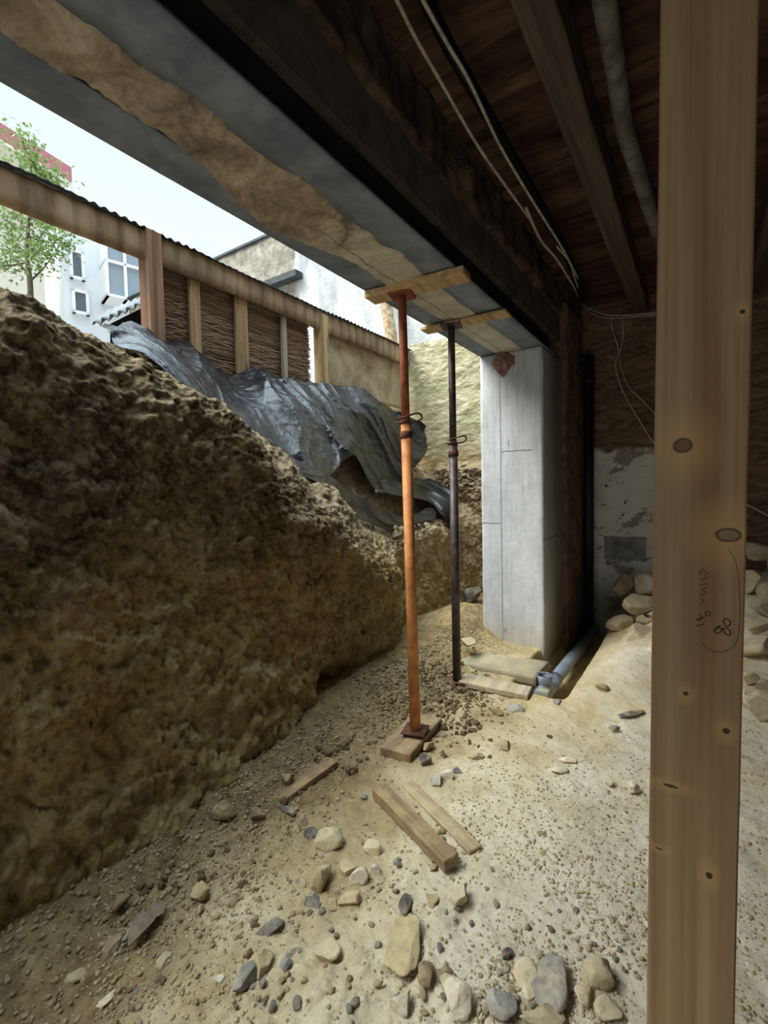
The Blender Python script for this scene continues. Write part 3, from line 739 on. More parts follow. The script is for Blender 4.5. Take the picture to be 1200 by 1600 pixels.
# rag/foam at the pillar top
def blob(name, m, c, dims, seed, amp=.25, sub=4, rot=None, parent=None, cutsn=0):
    bm = bmesh.new(); bmesh.ops.create_icosphere(bm, subdivisions=sub, radius=1); co = np.array([v.co[:] for v in bm.verts])
    rr = random.Random(seed)
    for k in range(cutsn):
        n = Vector((rr.gauss(0, 1), rr.gauss(0, 1), rr.gauss(0, 1))).normalized(); n = np.array(n[:]); d = rr.uniform(.38, .72)
        s_ = co @ n; co = co - np.where(s_ > d, s_ - d, 0)[:, None] * n
    co = co * (1 + amp * fbm(co + seed * 7.7, 1.4, 3, .5, seed)[:, None] + amp * .4 * fbm(co + seed * 3.3, 5, 4, .6, seed + 1)[:, None])
    co = co * np.array(dims)
    if rot is not None: co = co @ np.array(Euler(rot).to_matrix()).T
    for v, q2 in zip(bm.verts, co): v.co = Vector(q2)
    me = bm_mesh(name, bm, True)
    return link(name, me, m, parent, c)
q = P(788, 568, y=4.29)
o = blob('mortar_lump', MT['foam'], (q[0], 4.29, q[2] + .03), (.085, .03, .10), 8, .75, 5)
tag(o, 'crumpled pinkish brown mortar lump at the top of the concrete pillar', 'mortar lump')

# ------------------------------------------------------------------ lichened outer wall, gable wall
xm = np.linspace(-4.1, -1.0, 260); zm = np.linspace(1.7, 3.74, 180); XQ, ZQ = np.meshgrid(xm, zm)
GQ = np.stack([XQ, np.full_like(XQ, 6.5), ZQ], -1); GQ[..., 1] -= .028 * fbm(GQ * np.array([1, 1, 1.8]), 5, 6, .6, 44) + .03 * fbm(GQ, 1.5, 2)
mw = link('boundary_wall', mesh_from('boundary_wall', GQ, grid_faces(*XQ.shape), True), MT['moss_wall'])
sm = mw.modifiers.new('solid', 'SOLIDIFY'); sm.thickness = .3; sm.offset = -1
tag(mw, 'pale lichen-stained rough wall at the far end of the pit', 'wall')
gw = empty('gable_wall', (-7, 7.4, 2.5), 'tall grey streaked rendered gable wall behind the far end of the fence', 'building')
rough_box('wall', MT['gable'], -13.0, -1.3, 7.2, 7.6, 1.5, 7.05 - .2, .12, .035, 2, parent=gw, seed=3)
ztop = P(405, 363, y=7.2)[2]
print('gable top', ztop, 'gable x split', P(457, 430, y=7.2)[0])
box('coping', MT['sheet_dark'], -13.05, -1.3, 7.16, 7.64, 6.85, 6.9, gw)
ql = P(400, 437, y=6.9); qr = P(457, 458, y=6.9)
bm = bmesh.new(); box_bm(bm, ql[0] - .1, qr[0], 7.0, 7.2, ql[2] - .14, ql[2] - .02); link('ledge', bm_mesh('ledge', bm), MT['sheet_dark'], gw)
# tan trunk-like pole beyond the wall
q0 = P(616, 560, y=6.95); q1 = P(603, 470, y=6.95)
pts = [Vector(q0) + (Vector(q1) - Vector(q0)) * t for t in np.linspace(-.3, 1.8, 22)]
tp = tube('tan_pole', MT['trunk_pole'], pts, [.095 + .012 * (i % 2) for i in range(22)], 12); tag(tp, 'slender tan ringed trunk rising beyond the far wall behind the orange prop', 'trunk')

# ------------------------------------------------------------------ fence
FX = -3.85
fe = empty('cane_fence', (FX, 3.0, 2.6), 'timber framed fence of brushwood canes with a stained solid panel above the tarp', 'fence')
def beamw(name, m, y0, y1, z0, z1, x0=FX - .03, x1=FX + .03, bevel=.004): return box(name, m, x0, x1, y0, y1, z0, z1, fe, bevel)
# ribbed top rail
yr = np.linspace(-1.5, 6.45, 1100); zr = np.array([3.44, 3.45, 3.5, 3.55, 3.6, 3.63, 3.64]); YR, ZR = np.meshgrid(yr, zr, indexing='ij')
XR = FX + .045 + .003 * np.sin(YR * 2 * math.pi / .16) ** 3; XR[:, 0] -= .01; XR[:, -1] -= .01
YR2 = YR; wob = .02 * fbm(np.stack([YR * 0, YR, YR * 0], -1), .6, 2)
me = mesh_from('top_rail', np.stack([XR, YR2, ZR + wob], -1), grid_faces(*YR.shape), True)
MT['rail'] = None
def m_rail():
    s = M('ribbed_rail_boards', .85, spec=.15); x = s.xyz()
    w_ = s.math('SINE', s.math('MULTIPLY', x[1], 2 * math.pi / .16))
    n = s.noise(4, 7, .65, vec=s.mapv((1, 1, .4)))
    c = s.ramp(n, [(.3, '75644f'), (.5, '9c876c'), (.7, 'b8a486')])
    c = s.mix(s.rng(s.math('ADD', w_, s.math('MULTIPLY', n, 1.5)), -.1, .6, .4, 0), c, '5c4a3b')
    s.color(c); return s.m
MT['rail'] = m_rail()
tr_ = link('top_rail', me, MT['rail'], fe); sm = tr_.modifiers.new('s', 'SOLIDIFY'); sm.thickness = .04; sm.offset = -1
# thin corrugated capping
yr = np.linspace(-1.5, 6.5, 1300); xr = np.linspace(-4.16, -3.74, 8); YR, XR = np.meshgrid(yr, xr, indexing='ij')
wv = .009 * np.sin(YR * 2 * math.pi / .076) * (.35 + .65 * (h32(np.floor(YR / .9).astype(int), np.zeros_like(YR).astype(int), np.zeros_like(YR).astype(int), 5) > .45))
ZC_ = 3.662 + wv + .02 * fbm(np.stack([YR * 0, YR, YR * 0], -1), 1.2, 3) + .05 * (FX + .1 - XR)
cp = link('metal_capping', mesh_from('metal_capping', np.stack([XR, YR, ZC_], -1), grid_faces(*YR.shape), True), MT['sheet_dark'], fe)
sm = cp.modifiers.new('s', 'SOLIDIFY'); sm.thickness = .006
for px, wd, m_, zt, zb_ in ((233, .125, 'fence_red', 3.66, 2.3), (495.5, .11, 'fence_wood', 3.6, 2.3), (640, .1, 'fence_wood', 3.6, 2.2)):
    y = P(px, 470, x=FX)[1]; tag(beamw('post', MT[m_], y - wd / 2, y + wd / 2, zb_, zt, FX - .03, FX + .12), 'squared upright timber post')
yl = P(-250, 300, x=FX)[1]; beamw('post', MT['fence_red'], yl, yl + .12, 2.3, 3.6, FX - .03, FX + .085)
for px, wd, m_ in ((302, .11, 'fence_wood'), (374, .15, 'fence_wood'), (440, .075, 'fence_grey')):
    y = P(px, 500, x=FX)[1]; beamw('batten', MT[m_], y - wd / 2, y + wd / 2, 2.6, 3.5, FX + .005, FX + .04)
def cane_panel(y0, y1, z0, z1, seed):
    rr = random.Random(seed); V = []; Fc = []
    z = z0
    while z < z1:
        r_ = rr.uniform(.004, .008); n = 7; a = [rr.uniform(-.003, .003) for _ in range(9)]
        ye = y1 + rr.uniform(-.03, .01); ys_ = y0 + rr.uniform(-.01, .01)
        pts = [(FX - .02 + rr.uniform(-.008, .008), ys_ + (ye - ys_) * k / 8, z + a[k]) for k in range(9)]
        v, f = tube_arrays(pts, r_, 6); off = len(V); V += [tuple(q2) for q2 in v]; Fc += [tuple(i + off for i in ff) for ff in f]
        z += r_ * 1.75
    me = mesh_from('cane_panel', V, Fc, True); return link('cane_panel', me, MT['cane'], fe)
yb = [P(p_, 500, x=FX)[1] for p_ in (250, 302, 374, 440, 486)]
for i in range(4): cane_panel(yb[i], yb[i + 1] - (0 if i < 3 else .02), 2.62, 3.6, 20 + i)
box('shade_panel', MT['web'], FX - .07, FX - .05, yb[0] - .02, yb[4] - .03, 2.5, 3.6, fe)  # added dark sheet in place of the shadow behind the canes
beamw('bottom_board', MT['fence_grey'], yb[2] + .1, yb[4] - .01, 2.52, 2.74, FX - .0, FX + .03)
y0_ = P(503, 560, x=FX)[1]; y1_ = P(627, 560, x=FX)[1]
tag(rough_box('solid_panel', MT['panel'], FX - .02, FX + .01, y0_, y1_, 2.74, 3.55, .04, .004, 5, parent=fe), 'stained beige solid panel')
rough_box('bottom_board', MT['fence_wood'], FX - .02, FX + .03, y0_ + .2, y1_ + .0, 2.50, 2.725, .04, .003, 5, parent=fe)

# ------------------------------------------------------------------ corrugated shelter beyond the fence
def corr_sheet(name, m, c00, c10, c01, nw, amp, label, cat, parent=None, ripple=True):
    """corrugated sheet: ribs run c00->c01, waves repeat along c00->c10"""
    c00, c10, c01 = map(np.array, (c00, c10, c01)); a = c10 - c00; b = c01 - c00; n = np.cross(a, b); n /= np.linalg.norm(n)
    u = np.linspace(0, 1, nw * 12); v = np.linspace(0, 1, 6); U, Vv = np.meshgrid(u, v, indexing='ij')
    G_ = c00 + U[..., None] * a + Vv[..., None] * b + n * (amp * np.sin(U * nw * 2 * math.pi))[..., None]
    o = link(name, mesh_from(name, G_, grid_faces(*U.shape), True), m, parent); s_ = o.modifiers.new('s', 'SOLIDIFY'); s_.thickness = .008
    if label: tag(o, label, cat)
    return o
a0 = P(150, 509, Z=4.9); a1 = P(222, 478, Z=4.9)
cs = empty('lean_to_shelter', (a1[0], a1[1], 2.6), 'low lean-to shelter with a wavy grey corrugated roof beyond the fence post', 'shelter')
r0 = P(146, 508, Z=4.7); r1 = P(285, 448, Z=4.9); r2 = P(170, 488, Z=6.0)
corr_sheet('corrugated_roof', MT['sheet'], r0, r1, r2, 11, .022, None, None, cs)
w0 = P(158, 512, Z=5.3); w1 = P(228, 500, Z=5.3)
bm = bmesh.new()
vs = [bm.verts.new(Vector(p_)) for p_ in (P(172, 506, Z=5.5), P(236, 474, Z=5.6), P(236, 640, Z=5.6), P(172, 620, Z=5.5))]
bm.faces.new(vs); bmesh.ops.solidify(bm, geom=bm.faces[:], thickness=.03); link('shade_wall', bm_mesh('shade_wall', bm), MT['web'], cs)  # near-black face painting the shade beneath the roof
dk = corr_sheet('roof_sheet', MT['sheet_dark'], P(-60, 420, Z=3.7), P(48, 484, Z=4.4), P(-110, 470, Z=3.3), 8, .015, 'dark roofing sheet lying behind the bank crest at the left edge', 'sheet')

# ------------------------------------------------------------------ distant buildings
def quad_wall(name, m, pa, pb, z0, z1, th, parent):
    pa, pb = np.array(pa[:2]), np.array(pb[:2]); d = pb - pa; n = np.array([-d[1], d[0]]); n /= np.linalg.norm(n)
    if n.dot(pa) < 0: n = -n                                                 # away from the camera
    V = [(*pa, z0), (*pb, z0), (*(pb + n * th), z0), (*(pa + n * th), z0), (*pa, z1), (*pb, z1), (*(pb + n * th), z1), (*(pa + n * th), z1)]
    me = bpy.data.meshes.new(name); me.from_pydata([tuple(map(float, v)) for v in V], [], [(0, 1, 5, 4), (1, 2, 6, 5), (2, 3, 7, 6), (3, 0, 4, 7), (4, 5, 6, 7), (3, 2, 1, 0)])
    return link(name, me, m, parent)
A = P(-260, 60, Z=7.6); B = P(112, 270, Z=12.0)
zT = P(112, 262, Z=12.0)[2]; zB = P(111, 285, Z=12.0)[2]; zS = zB - .05
# recompute so the eave line runs through the two photographed points
A = P(0, 187, Z=10.5); dirv = (B - A); A = A - dirv * 2.0
ap = empty('apartment_building', (B[0], B[1], 0), 'pale apartment block with pink roof fascia and white framed windows at the left', 'building')
quad_wall('roof_fascia', MT['pink'], A, B, zB, zT, 2.5, ap)
inw = (B - CAM)[:2]; inw = inw / np.linalg.norm(inw); nrm = np.array([-(B - A)[1], (B - A)[0]]); nrm /= np.linalg.norm(nrm[:2])
if nrm[:2].dot(B[:2]) < 0: nrm = -nrm
A2 = A.copy(); B2 = B.copy(); A2[:2] += nrm[:2] * 1.1; B2[:2] += nrm[:2] * 1.1 - (B - A)[:2] / np.linalg.norm((B - A)[:2]) * .1
quad_wall('eave_soffit', MT['cream_wall'], A + 0, B, zB - .06, zB, 2.4, ap)
quad_wall('upper_wall', MT['cream_wall'], A2, B2, 0.5, zB - .06, 4, ap)
# lower white wing with windows
C0 = P(100, 450, Z=12.6); C1 = P(420, 450, Z=16.5)
quad_wall('lower_wall', MT['white_wall'], C0, C1, 0, P(120, 330, Z=12.6)[2] + .4, 4, ap)
def window_on(pa, pb, px0, px1, pyt, pyb, glass, off, bars=(), nm='window'):
    """window in the wall plane pa-pb, at photo pixels"""
    pa2, pb2 = np.array(pa), np.array(pb); d = (pb2 - pa2)[:2]; n2 = np.array([-d[1], d[0]]); n2 /= np.linalg.norm(n2)
    if n2.dot(pa2[:2]) > 0: n2 = -n2
    def hit(px, py):
        dr = _FW + _RC * ((px - 600) / F) + _UC * ((800 - py) / F); t = (pa2[:2] - CAM[:2]).dot(n2) / dr[:2].dot(n2); return CAM + dr * t
    a = hit(px0, (pyt + pyb) / 2); b = hit(px1, (pyt + pyb) / 2); zt = hit((px0 + px1) / 2, pyt)[2]; zb2 = hit((px0 + px1) / 2, pyb)[2]
    e = (b - a)[:2]; Lw = np.linalg.norm(e); e /= Lw
    def bxl(name, m, u0, u1, z0, z1, d0, d1, parent):
        pts = [(a[:2] + e * u + n2 * dd) for u, dd in ((u0, d0), (u1, d0), (u1, d1), (u0, d1))]
        V = [(*map(float, p_), z0) for p_ in pts] + [(*map(float, p_), z1) for p_ in pts]
        return V
    V = []; Fc = []
    def addb(*args):
        v = bxl(None, None, *args, None); o_ = len(V); V.extend(v); Fc.extend([tuple(i + o_ for i in f) for f in ((0, 1, 5, 4), (1, 2, 6, 5), (2, 3, 7, 6), (3, 0, 4, 7), (4, 5, 6, 7), (3, 2, 1, 0))])
    t = .07
    addb(0, t, zb2, zt, 0, .12 + off); addb(Lw - t, Lw, zb2, zt, 0, .12 + off); addb(0, Lw, zb2, zb2 + t, 0, .12 + off); addb(0, Lw, zt - t, zt, 0, .12 + off)
    for b_ in bars:
        if b_[0] == 'v': addb(Lw * b_[1] - t / 2, Lw * b_[1] + t / 2, zb2, zt, 0, .12 + off)
        else: addb(0, Lw, zb2 + (zt - zb2) * b_[1] - t / 2, zb2 + (zt - zb2) * b_[1] + t / 2, 0, .12 + off)
    me = bpy.data.meshes.new(nm); me.from_pydata(V, [], Fc); wf = link(nm, me, MT['white_frame'], ap)
    v = bxl(None, None, t * .5, Lw - t * .5, zb2 + .03, zt - .03, 0.0, .05 + off, None)
    me = bpy.data.meshes.new('pane'); me.from_pydata(v, [], [(0, 1, 5, 4), (1, 2, 6, 5), (2, 3, 7, 6), (3, 0, 4, 7), (4, 5, 6, 7), (3, 2, 1, 0)])
    link('pane', me, glass, wf, (0, 0, 0))
window_on(C0, C1, 108, 131, 393, 438, MT['glass_dark'], 0)
window_on(C0, C1, 112, 138, 455, 492, MT['glass_dark'], 0)
window_on(C0, C1, 156, 232, 388, 482, MT['glass'], .6, (('v', .38), ('h', .55)), 'bay_window')

# ------------------------------------------------------------------ tree
trb = P(50, 480, Z=7.0)
te = empty('tree', (trb[0], trb[1], 2.4), 'slim young tree with light green leaves in front of the apartment block', 'tree')
def tree_parts():
    rr = random.Random(5); Vt = []; Ft = []; tips = []
    def add(pts, rad, n=7):
        v, f = tube_arrays(pts, rad, n); o_ = len(Vt); Vt.extend([tuple(q2) for q2 in v]); Ft.extend([tuple(i + o_ for i in ff) for ff in f])
    K = [P(50, 520, Z=7), P(47, 440, Z=7), P(42, 400, Z=7), P(45, 350, Z=7.05), P(50, 290, Z=7.1), P(45, 215, Z=7.1)]
    path = smooth_path(K, 4); add(path, list(np.linspace(.045, .006, len(path))))
    rt = _RC; upv = np.array([0, 0, 1.0])
    specs = [((47, 440), (95, 380)), ((46, 430), (5, 375)), ((43, 400), (80, 335)), ((43, 400), (0, 340)), ((45, 370), (110, 378)), ((45, 360), (15, 320)),
             ((46, 340), (100, 345)), ((48, 310), (5, 300)), ((48, 290), (90, 270)), ((50, 280), (0, 262)), ((47, 250), (80, 285)), ((46, 240), (35, 222)), ((43, 410), (-25, 410)), ((44, 380), (65, 400)), ((45,330),(60,300))]
    for (a, b) in specs:
        A_ = P(*a, Z=7.02 ); Bq = P(*b, Z=7 + rr.uniform(-.7, .7)); mid = (A_ + Bq) / 2 + np.array([0, 0, -.05]); pth = smooth_path([A_, mid, Bq], 5); add(pth, list(np.linspace(.016, .004, len(pth))), 5)
        for t in (.35, .5, .62, .75, .88, 1.0): tips.append((A_ + (Bq - A_) * t, .16 + .10 * t))
    for p_ in path[14::2]: tips.append((p_, .12))
    link('trunk', mesh_from('trunk', Vt, Ft, True), MT['bark'], te)
    V = []; Fc = []
    for c, sp in tips:
        for k in range(40):
            p_ = np.array(c) + np.array([rr.gauss(0, sp * .55), rr.gauss(0, sp * .55), rr.gauss(0, sp * .5)]); s_ = rr.uniform(.022, .042)
            R = np.array(Euler((rr.uniform(-1, 1), rr.uniform(-1, 1), rr.uniform(0, 6.28))).to_matrix())
            sh = np.array([(0, -1, 0), (.55, -.1, .12), (0, 1.1, 0), (-.55, -.1, .12)]) * s_
            o_ = len(V); V.extend((p_ + sh @ R.T).tolist()); Fc.append((o_, o_ + 1, o_ + 2, o_ + 3))
    link('foliage', mesh_from('foliage', V, Fc), MT['leaf'], te)
tree_parts()

# ------------------------------------------------------------------ tarp
def tarp_patch(rows, nu, nv, amp, seed, lift=.04):
    """rows: stations of control points (each a list of 3-4 world points from the top edge to the bottom edge)"""
    C = np.array(rows)                                                     # ns, k, 3
    C1 = resample(C, [nv // (C.shape[1] - 1)] * (C.shape[1] - 1))          # ns, nv, 3
    C2 = resample(np.transpose(C1, (1, 0, 2)), [nu // (C.shape[0] - 1)] * (C.shape[0] - 1)); G_ = np.transpose(C2, (1, 0, 2))
    N = grid_normals(G_); 
    if N[G_.shape[0] // 2, G_.shape[1] // 2].dot(CAM - G_[G_.shape[0] // 2, G_.shape[1] // 2]) < 0: N = -N
    L = np.linspace(0, 1, G_.shape[0])[:, None]; T = np.linspace(0, 1, G_.shape[1])[None, :]
    q2 = np.stack([G_[..., 1] * 3.2 + .8 * T, T * 1.1 + 0 * L, 0 * G_[..., 0]], -1)
    S_ = G_[..., 1]; fan = (S_ - 3.6) * (1 + .7 * (1 - T)) + .25 * fbm(G_, 1.5, 2, .5, seed + 2)
    q2 = np.stack([fan * 1.7, T * .7 + 0 * L, 0 * S_], -1); q3 = np.stack([fan * 3.6 + 1.5 * T, T * 1.3 + 0 * L, 0 * S_], -1)
    def cre(q, o_, sd_): v = np.abs(fbm(q, 1.0, o_, .45, sd_)); return 1 - 2.4 * v ** .8
    d = amp * (1.0 * cre(q2, 1, seed) + .30 * cre(q3, 1, seed + 5) + .08 * cre(G_ * np.array([7, 7, 7]), 2, seed + 6) + .025 * cre(G_ * 22, 2, seed + 8))
    return G_ + N * (d + lift)[..., None]
def T3(*a): return [P(px, py, x=x) for (px, py, x) in a]
main = [T3((152, 526, -3.1), (160, 532, -3.0), (168, 545, -2.9), (178, 562, -2.75)),
        T3((190, 522, -3.65), (205, 535, -3.2), (218, 550, -2.95), (232, 578, -2.6)),
        T3((240, 538, -3.75), (255, 552, -3.3), (266, 580, -2.9), (282, 624, -2.5)),
        T3((320, 570, -3.76), (325, 595, -3.4), (332, 632, -2.9), (345, 684, -2.5)),
        T3((400, 590, -3.76), (402, 620, -3.4), (405, 660, -3.0), (415, 708, -2.6)),
        T3((480, 608, -3.76), (478, 640, -3.45), (472, 690, -3.1), (465, 742, -2.65)),
        T3((535, 611, -3.76), (533, 650, -3.5), (525, 695, -3.2), (508, 750, -2.75)),
        T3((572, 622, -3.72), (568, 645, -3.55), (560, 675, -3.4), (546, 712, -3.15)),
        T3((605, 640, -3.68), (600, 665, -3.5), (590, 710, -3.3), (582, 768, -3.05)),
        T3((635, 655, -3.6), (632, 685, -3.45), (622, 720, -3.3), (615, 760, -3.1)),
        T3((655, 672, -3.5), (663, 695, -3.35), (662, 712, -3.25), (642, 738, -3.15))]
strip = [T3((452, 722, -2.7), (456, 728, -2.65), (460, 736, -2.6), (466, 744, -2.55)),
         T3((500, 742, -2.7), (500, 750, -2.65), (500, 757, -2.6), (498, 765, -2.56)),
         T3((560, 778, -2.75), (556, 788, -2.7), (552, 797, -2.66), (548, 806, -2.6)),
         T3((600, 802, -2.78), (598, 812, -2.72), (597, 820, -2.68), (596, 828, -2.64)),
         T3((640, 808, -2.8), (640, 816, -2.74), (638, 824, -2.7), (636, 832, -2.66)),
         T3((680, 790, -2.85), (682, 798, -2.78), (678, 810, -2.7), (668, 824, -2.64))]
lobe = [T3((572, 745, -3.25), (574, 755, -3.15), (578, 765, -3.1), (586, 774, -3.0)),
        T3((615, 748, -3.3), (618, 758, -3.15), (622, 768, -3.05), (628, 780, -2.95)),
        T3((655, 750, -3.25), (660, 762, -3.1), (664, 775, -3.0), (668, 788, -2.85)),
        T3((688, 758, -3.1), (692, 772, -2.95), (694, 790, -2.75), (690, 812, -2.66)),
        T3((706, 768, -2.95), (708, 785, -2.8), (707, 805, -2.66), (702, 834, -2.62))]
V = []; Fc = []; off = 0
for rows, nu, nv, amp, seed, lift in ((main, 500, 150, .06, 3, .06), (strip, 200, 30, .014, 8, .03), (lobe, 160, 60, .022, 12, .04)):
    g_ = tarp_patch(rows, nu, nv, amp, seed, lift); V.append(g_.reshape(-1, 3)); Fc.append(grid_faces(*g_.shape[:2], off=off)); off += g_.shape[0] * g_.shape[1]
tp = link('plastic_tarp', mesh_from('plastic_tarp', np.concatenate(V), np.concatenate(Fc), True), MT['tarp'])
tag(tp, 'crumpled glossy black plastic sheet draped over the slope below the fence', 'tarp')
sm = tp.modifiers.new('s', 'SOLIDIFY'); sm.thickness = .003

# ------------------------------------------------------------------ props
def header(name, pA, pB, wdt, hgt, label):
    o = wood_beam(name, MT['board_new'], pA, pB, wdt, hgt, amp=.003, step=.1); return tag(o, label, 'board')
def board_x(name, m, pA, pB, *a, **k): return wood_beam(name, m, pA, pB, *a, **k)
def steel_prop(base, top, mo, mi, label, joint, rmo=.030, rmi=.024, plate=(.07, .07)):
    base, top = Vector(base), Vector(top); e = empty('steel_prop', base, label, 'prop', 'adjustable steel props under the lintel')
    ax = (top - base).normalized(); J = base + (top - base) * joint
    def along(t): return base + (top - base) * t
    tube('outer_tube', mo, [base + ax * .008, J], rmo, 20, e); tube('inner_tube', mi, [J - ax * .02, top - ax * .008], rmi, 20, e)
    L = (top - base).length
    tube('collar', MT['rust'], [J - ax * .10, J - ax * .095, J - ax * .06, J - ax * .055], [rmo * 1.02, rmo * 1.22, rmo * 1.22, rmo * 1.02], 20, e)
    tube('collar', MT['rust'], [J - ax * .012, J - ax * .008, J + ax * .008, J + ax * .012], [rmi, rmo * 1.2, rmo * 1.2, rmi], 20, e)
    # bent wire pin
    s_ = Vector((.83, .55, 0)); f_ = Vector((.55, -.83, 0))
    pth = [J + ax * .0 - s_ * .06 - f_ * .0, J + s_ * .045 + f_ * .03, J + s_ * .085 + f_ * .02 + ax * .012, J + s_ * .10 + ax * .035, J + s_ * .07 + f_ * .04 + ax * .05, J + f_ * .045 + ax * .03, J - s_ * .05 + f_ * .035 + ax * .02]
    tube('pin', MT['rust'], smooth_path([tuple(p_) for p_ in pth], 5), .0055, 8, e)
    for nm, c, dz in (('base_plate', base, 0.004), ('head_plate', top, -.004)):
        bm = bmesh.new(); box_bm(bm, -plate[0], plate[0], -plate[1], plate[1], -.004, .004, .001); bm.transform(Matrix.Translation(c + Vector((0, 0, dz)) - e.location) @ Matrix.Rotation(.25, 4, 'Z'))
        link(nm, bm_mesh(nm, bm), mi if nm == 'head_plate' else MT['rust'], e, (0, 0, 0))
    # small gusset lip on the head plate
    for s2 in (-1, 1):
        bm = bmesh.new(); box_bm(bm, s2 * plate[0] - .004, s2 * plate[0] + .004, -plate[1] * .8, plate[1] * .8, -.0, .025)
        bm.transform(Matrix.Translation(top + Vector((0, 0, -.004)) - e.location) @ Matrix.Rotation(.25, 4, 'Z')); link('head_lip', bm_mesh('head_lip', bm), mi, e, (0, 0, 0))
    return e
zt = 2.685
b1 = on_floor(650, 1140); b1[2] = fz(b1[0], b1[1]) + .045; t1 = P(628, 461, z=zt)
b1 = P(649, 1141, z=.075)
steel_prop(b1, t1, MT['prop_orange'], MT['prop_red'], 'orange painted telescopic steel prop with rusty red upper tube, nearest the camera', .70, .032, .026)
b2 = P(714, 1064, z=.035); t2 = P(705, 509, z=2.70)
steel_prop(b2, t2, MT['prop_grey'], MT['prop_grey'], 'dark grey steel prop standing between the orange prop and the pillar', .675, .032, .026)
hA = P(570, 468, z=2.705); hB = P(688, 432, z=2.705)
hb = wood_beam('header_board', MT['board_new'], (t1[0] - .22, t1[1] - .03, zt + .0225 + .002), (t1[0] + .42, t1[1] + .02, zt + .0225 + .002), .13, .045, amp=.002, step=.1)
tag(hb, 'sawn timber block wedged on top of the orange prop', 'timber block')
hb = wood_beam('header_board', MT['board_new'], (t2[0] - .24, t2[1] + .02, 2.70 + .014), (t2[0] + .42, t2[1] + .04, 2.70 + .014), .12, .024, amp=.002, step=.1)
tag(hb, 'thin sawn plank wedged on top of the dark prop', 'plank')

# boards on the ground
def ground_board(name, m, pts, wdt, hgt, label, cat, zoff=0, seed=1, taper0=1.0, amp=.004):
    a = on_floor(*pts[0]); b = on_floor(*pts[1]); a[2] += hgt / 2 + zoff; b[2] += hgt / 2 + zoff
    o = wood_beam(name, m, a, b, wdt, hgt, amp=amp, step=.03, seed=seed, bev=.004, taper0=taper0); return tag(o, label, cat)
ground_board('sole_board', MT['board_brown'], ((617, 1188), (668, 1130)), .19, .05, 'short worn brown board under the foot of the orange prop', 'board', .005)
ground_board('loose_board', MT['board_brown'], ((592, 1243), (706, 1360)), .075, .05, 'long narrow brown board lying diagonally on the sand, topmost of the crossed pair', 'board', .004, 2)
ground_board('loose_board', MT['board_pale'], ((636, 1226), (744, 1330)), .07, .035, 'pale dusty board half buried beside the long narrow board', 'board', -.022, 4)
ground_board('loose_board', MT['board_brown'], ((440, 1244), (520, 1188)), .08, .03, 'thin dark board edge half buried along the toe of the earth bank', 'board', -.020, 5)
ground_board('sole_board', MT['board_grey'], ((722, 1066), (828, 1088)), .17, .04, 'pale grey plank lying beside the foot of the dark prop', 'plank', .0, 6)
# flat grey slab beneath
q = on_floor(780, 1042)
o = rough_box('ground_slab', MT['slab'], q[0] - .42, q[0] + .34, q[1] - .14, q[1] + .24, q[2] - .05, q[2] + .03, .03, .003, 5)
tag(o, 'dusty flat slab on the ground in front of the concrete pillar', 'slab')
q = P(848, 1088, z=-.02); o = rough_box('concrete_block', MT['block'], q[0] - .04, q[0] + .05, q[1] - .02, q[1] + .03, -.25, .03, .02, .006, 8)
tag(o, 'small greenish grey block standing at the end of the pipe trench', 'block')

# timber post
e = wood_beam('timber_post', MT['post'], (-.015, POST_Y + .04, -.05), (.0145, POST_Y + .04, 3.33), .14, .08, amp=.0012, step=.1, updir=(0, -1, 0), bev=.003, world=True)
POST = e
# bring the vertices to world space so its material coordinates are world coordinates
pe = empty('timber_post', (0, POST_Y + .04, 0), 'tall pine post with knots and pencil figures in the right foreground', 'post')
e.name = 'post_body'; e.parent = pe; e.location = (0, -POST_Y - .04, 0); pe.name = 'timber_post'
def scribble(strokes, nm, rad=.0006):
    """strokes: lists of photo pixels on the front face of the post"""
    V = []; Fc = []
    for st in strokes:
        pts = smooth_path([P(a, b, y=POST_Y - .0006) for a, b in st], 4); v, f = tube_arrays(pts, rad, 5); o_ = len(V); V += [tuple(q2) for q2 in v]; Fc += [tuple(i + o_ for i in ff) for ff in f]
    me = mesh_from(nm, V, Fc, True); return link(nm, me, MT['pencil'], pe)
tag(scribble([[(1126, 978), (1118, 982), (1117, 988), (1124, 989), (1130, 984), (1133, 990), (1140, 993), (1141, 987), (1136, 982), (1128, 982)], [(1128, 984), (1122, 980), (1118, 984)],
              [(1132, 975), (1130, 970), (1134, 967), (1140, 970), (1141, 975), (1137, 979), (1133, 977), (1132, 975)]], 'pencil_marking', .0011), 'handwritten figure 80')
tag(scribble([[(1088, 978), (1100, 975)], [(1087, 968), (1096, 966), (1092, 960)], [(1090, 970), (1102, 964)], [(1104, 962), (1102, 957), (1107, 955), (1110, 958), (1108, 962), (1104, 962)]], 'pencil_marking', .0008), 'handwritten figure 140')
tag(scribble([[(1096, 944), (1100, 938), (1094, 936)], [(1094, 930), (1104, 926), (1096, 922), (1104, 918)], [(1094, 914), (1106, 912)], [(1096, 906), (1106, 904), (1100, 899)], [(1092, 898), (1098, 890), (1104, 896), (1110, 895)]], 'pencil_marking', .0005), 'faint handwritten note')
tag(scribble([[(1098, 1006), (1106, 1014), (1120, 1019), (1135, 1017), (1148, 1008), (1154, 990), (1156, 960), (1155, 920), (1150, 880), (1138, 858)]], 'pencil_marking', .0004), 'faint pencil curve')

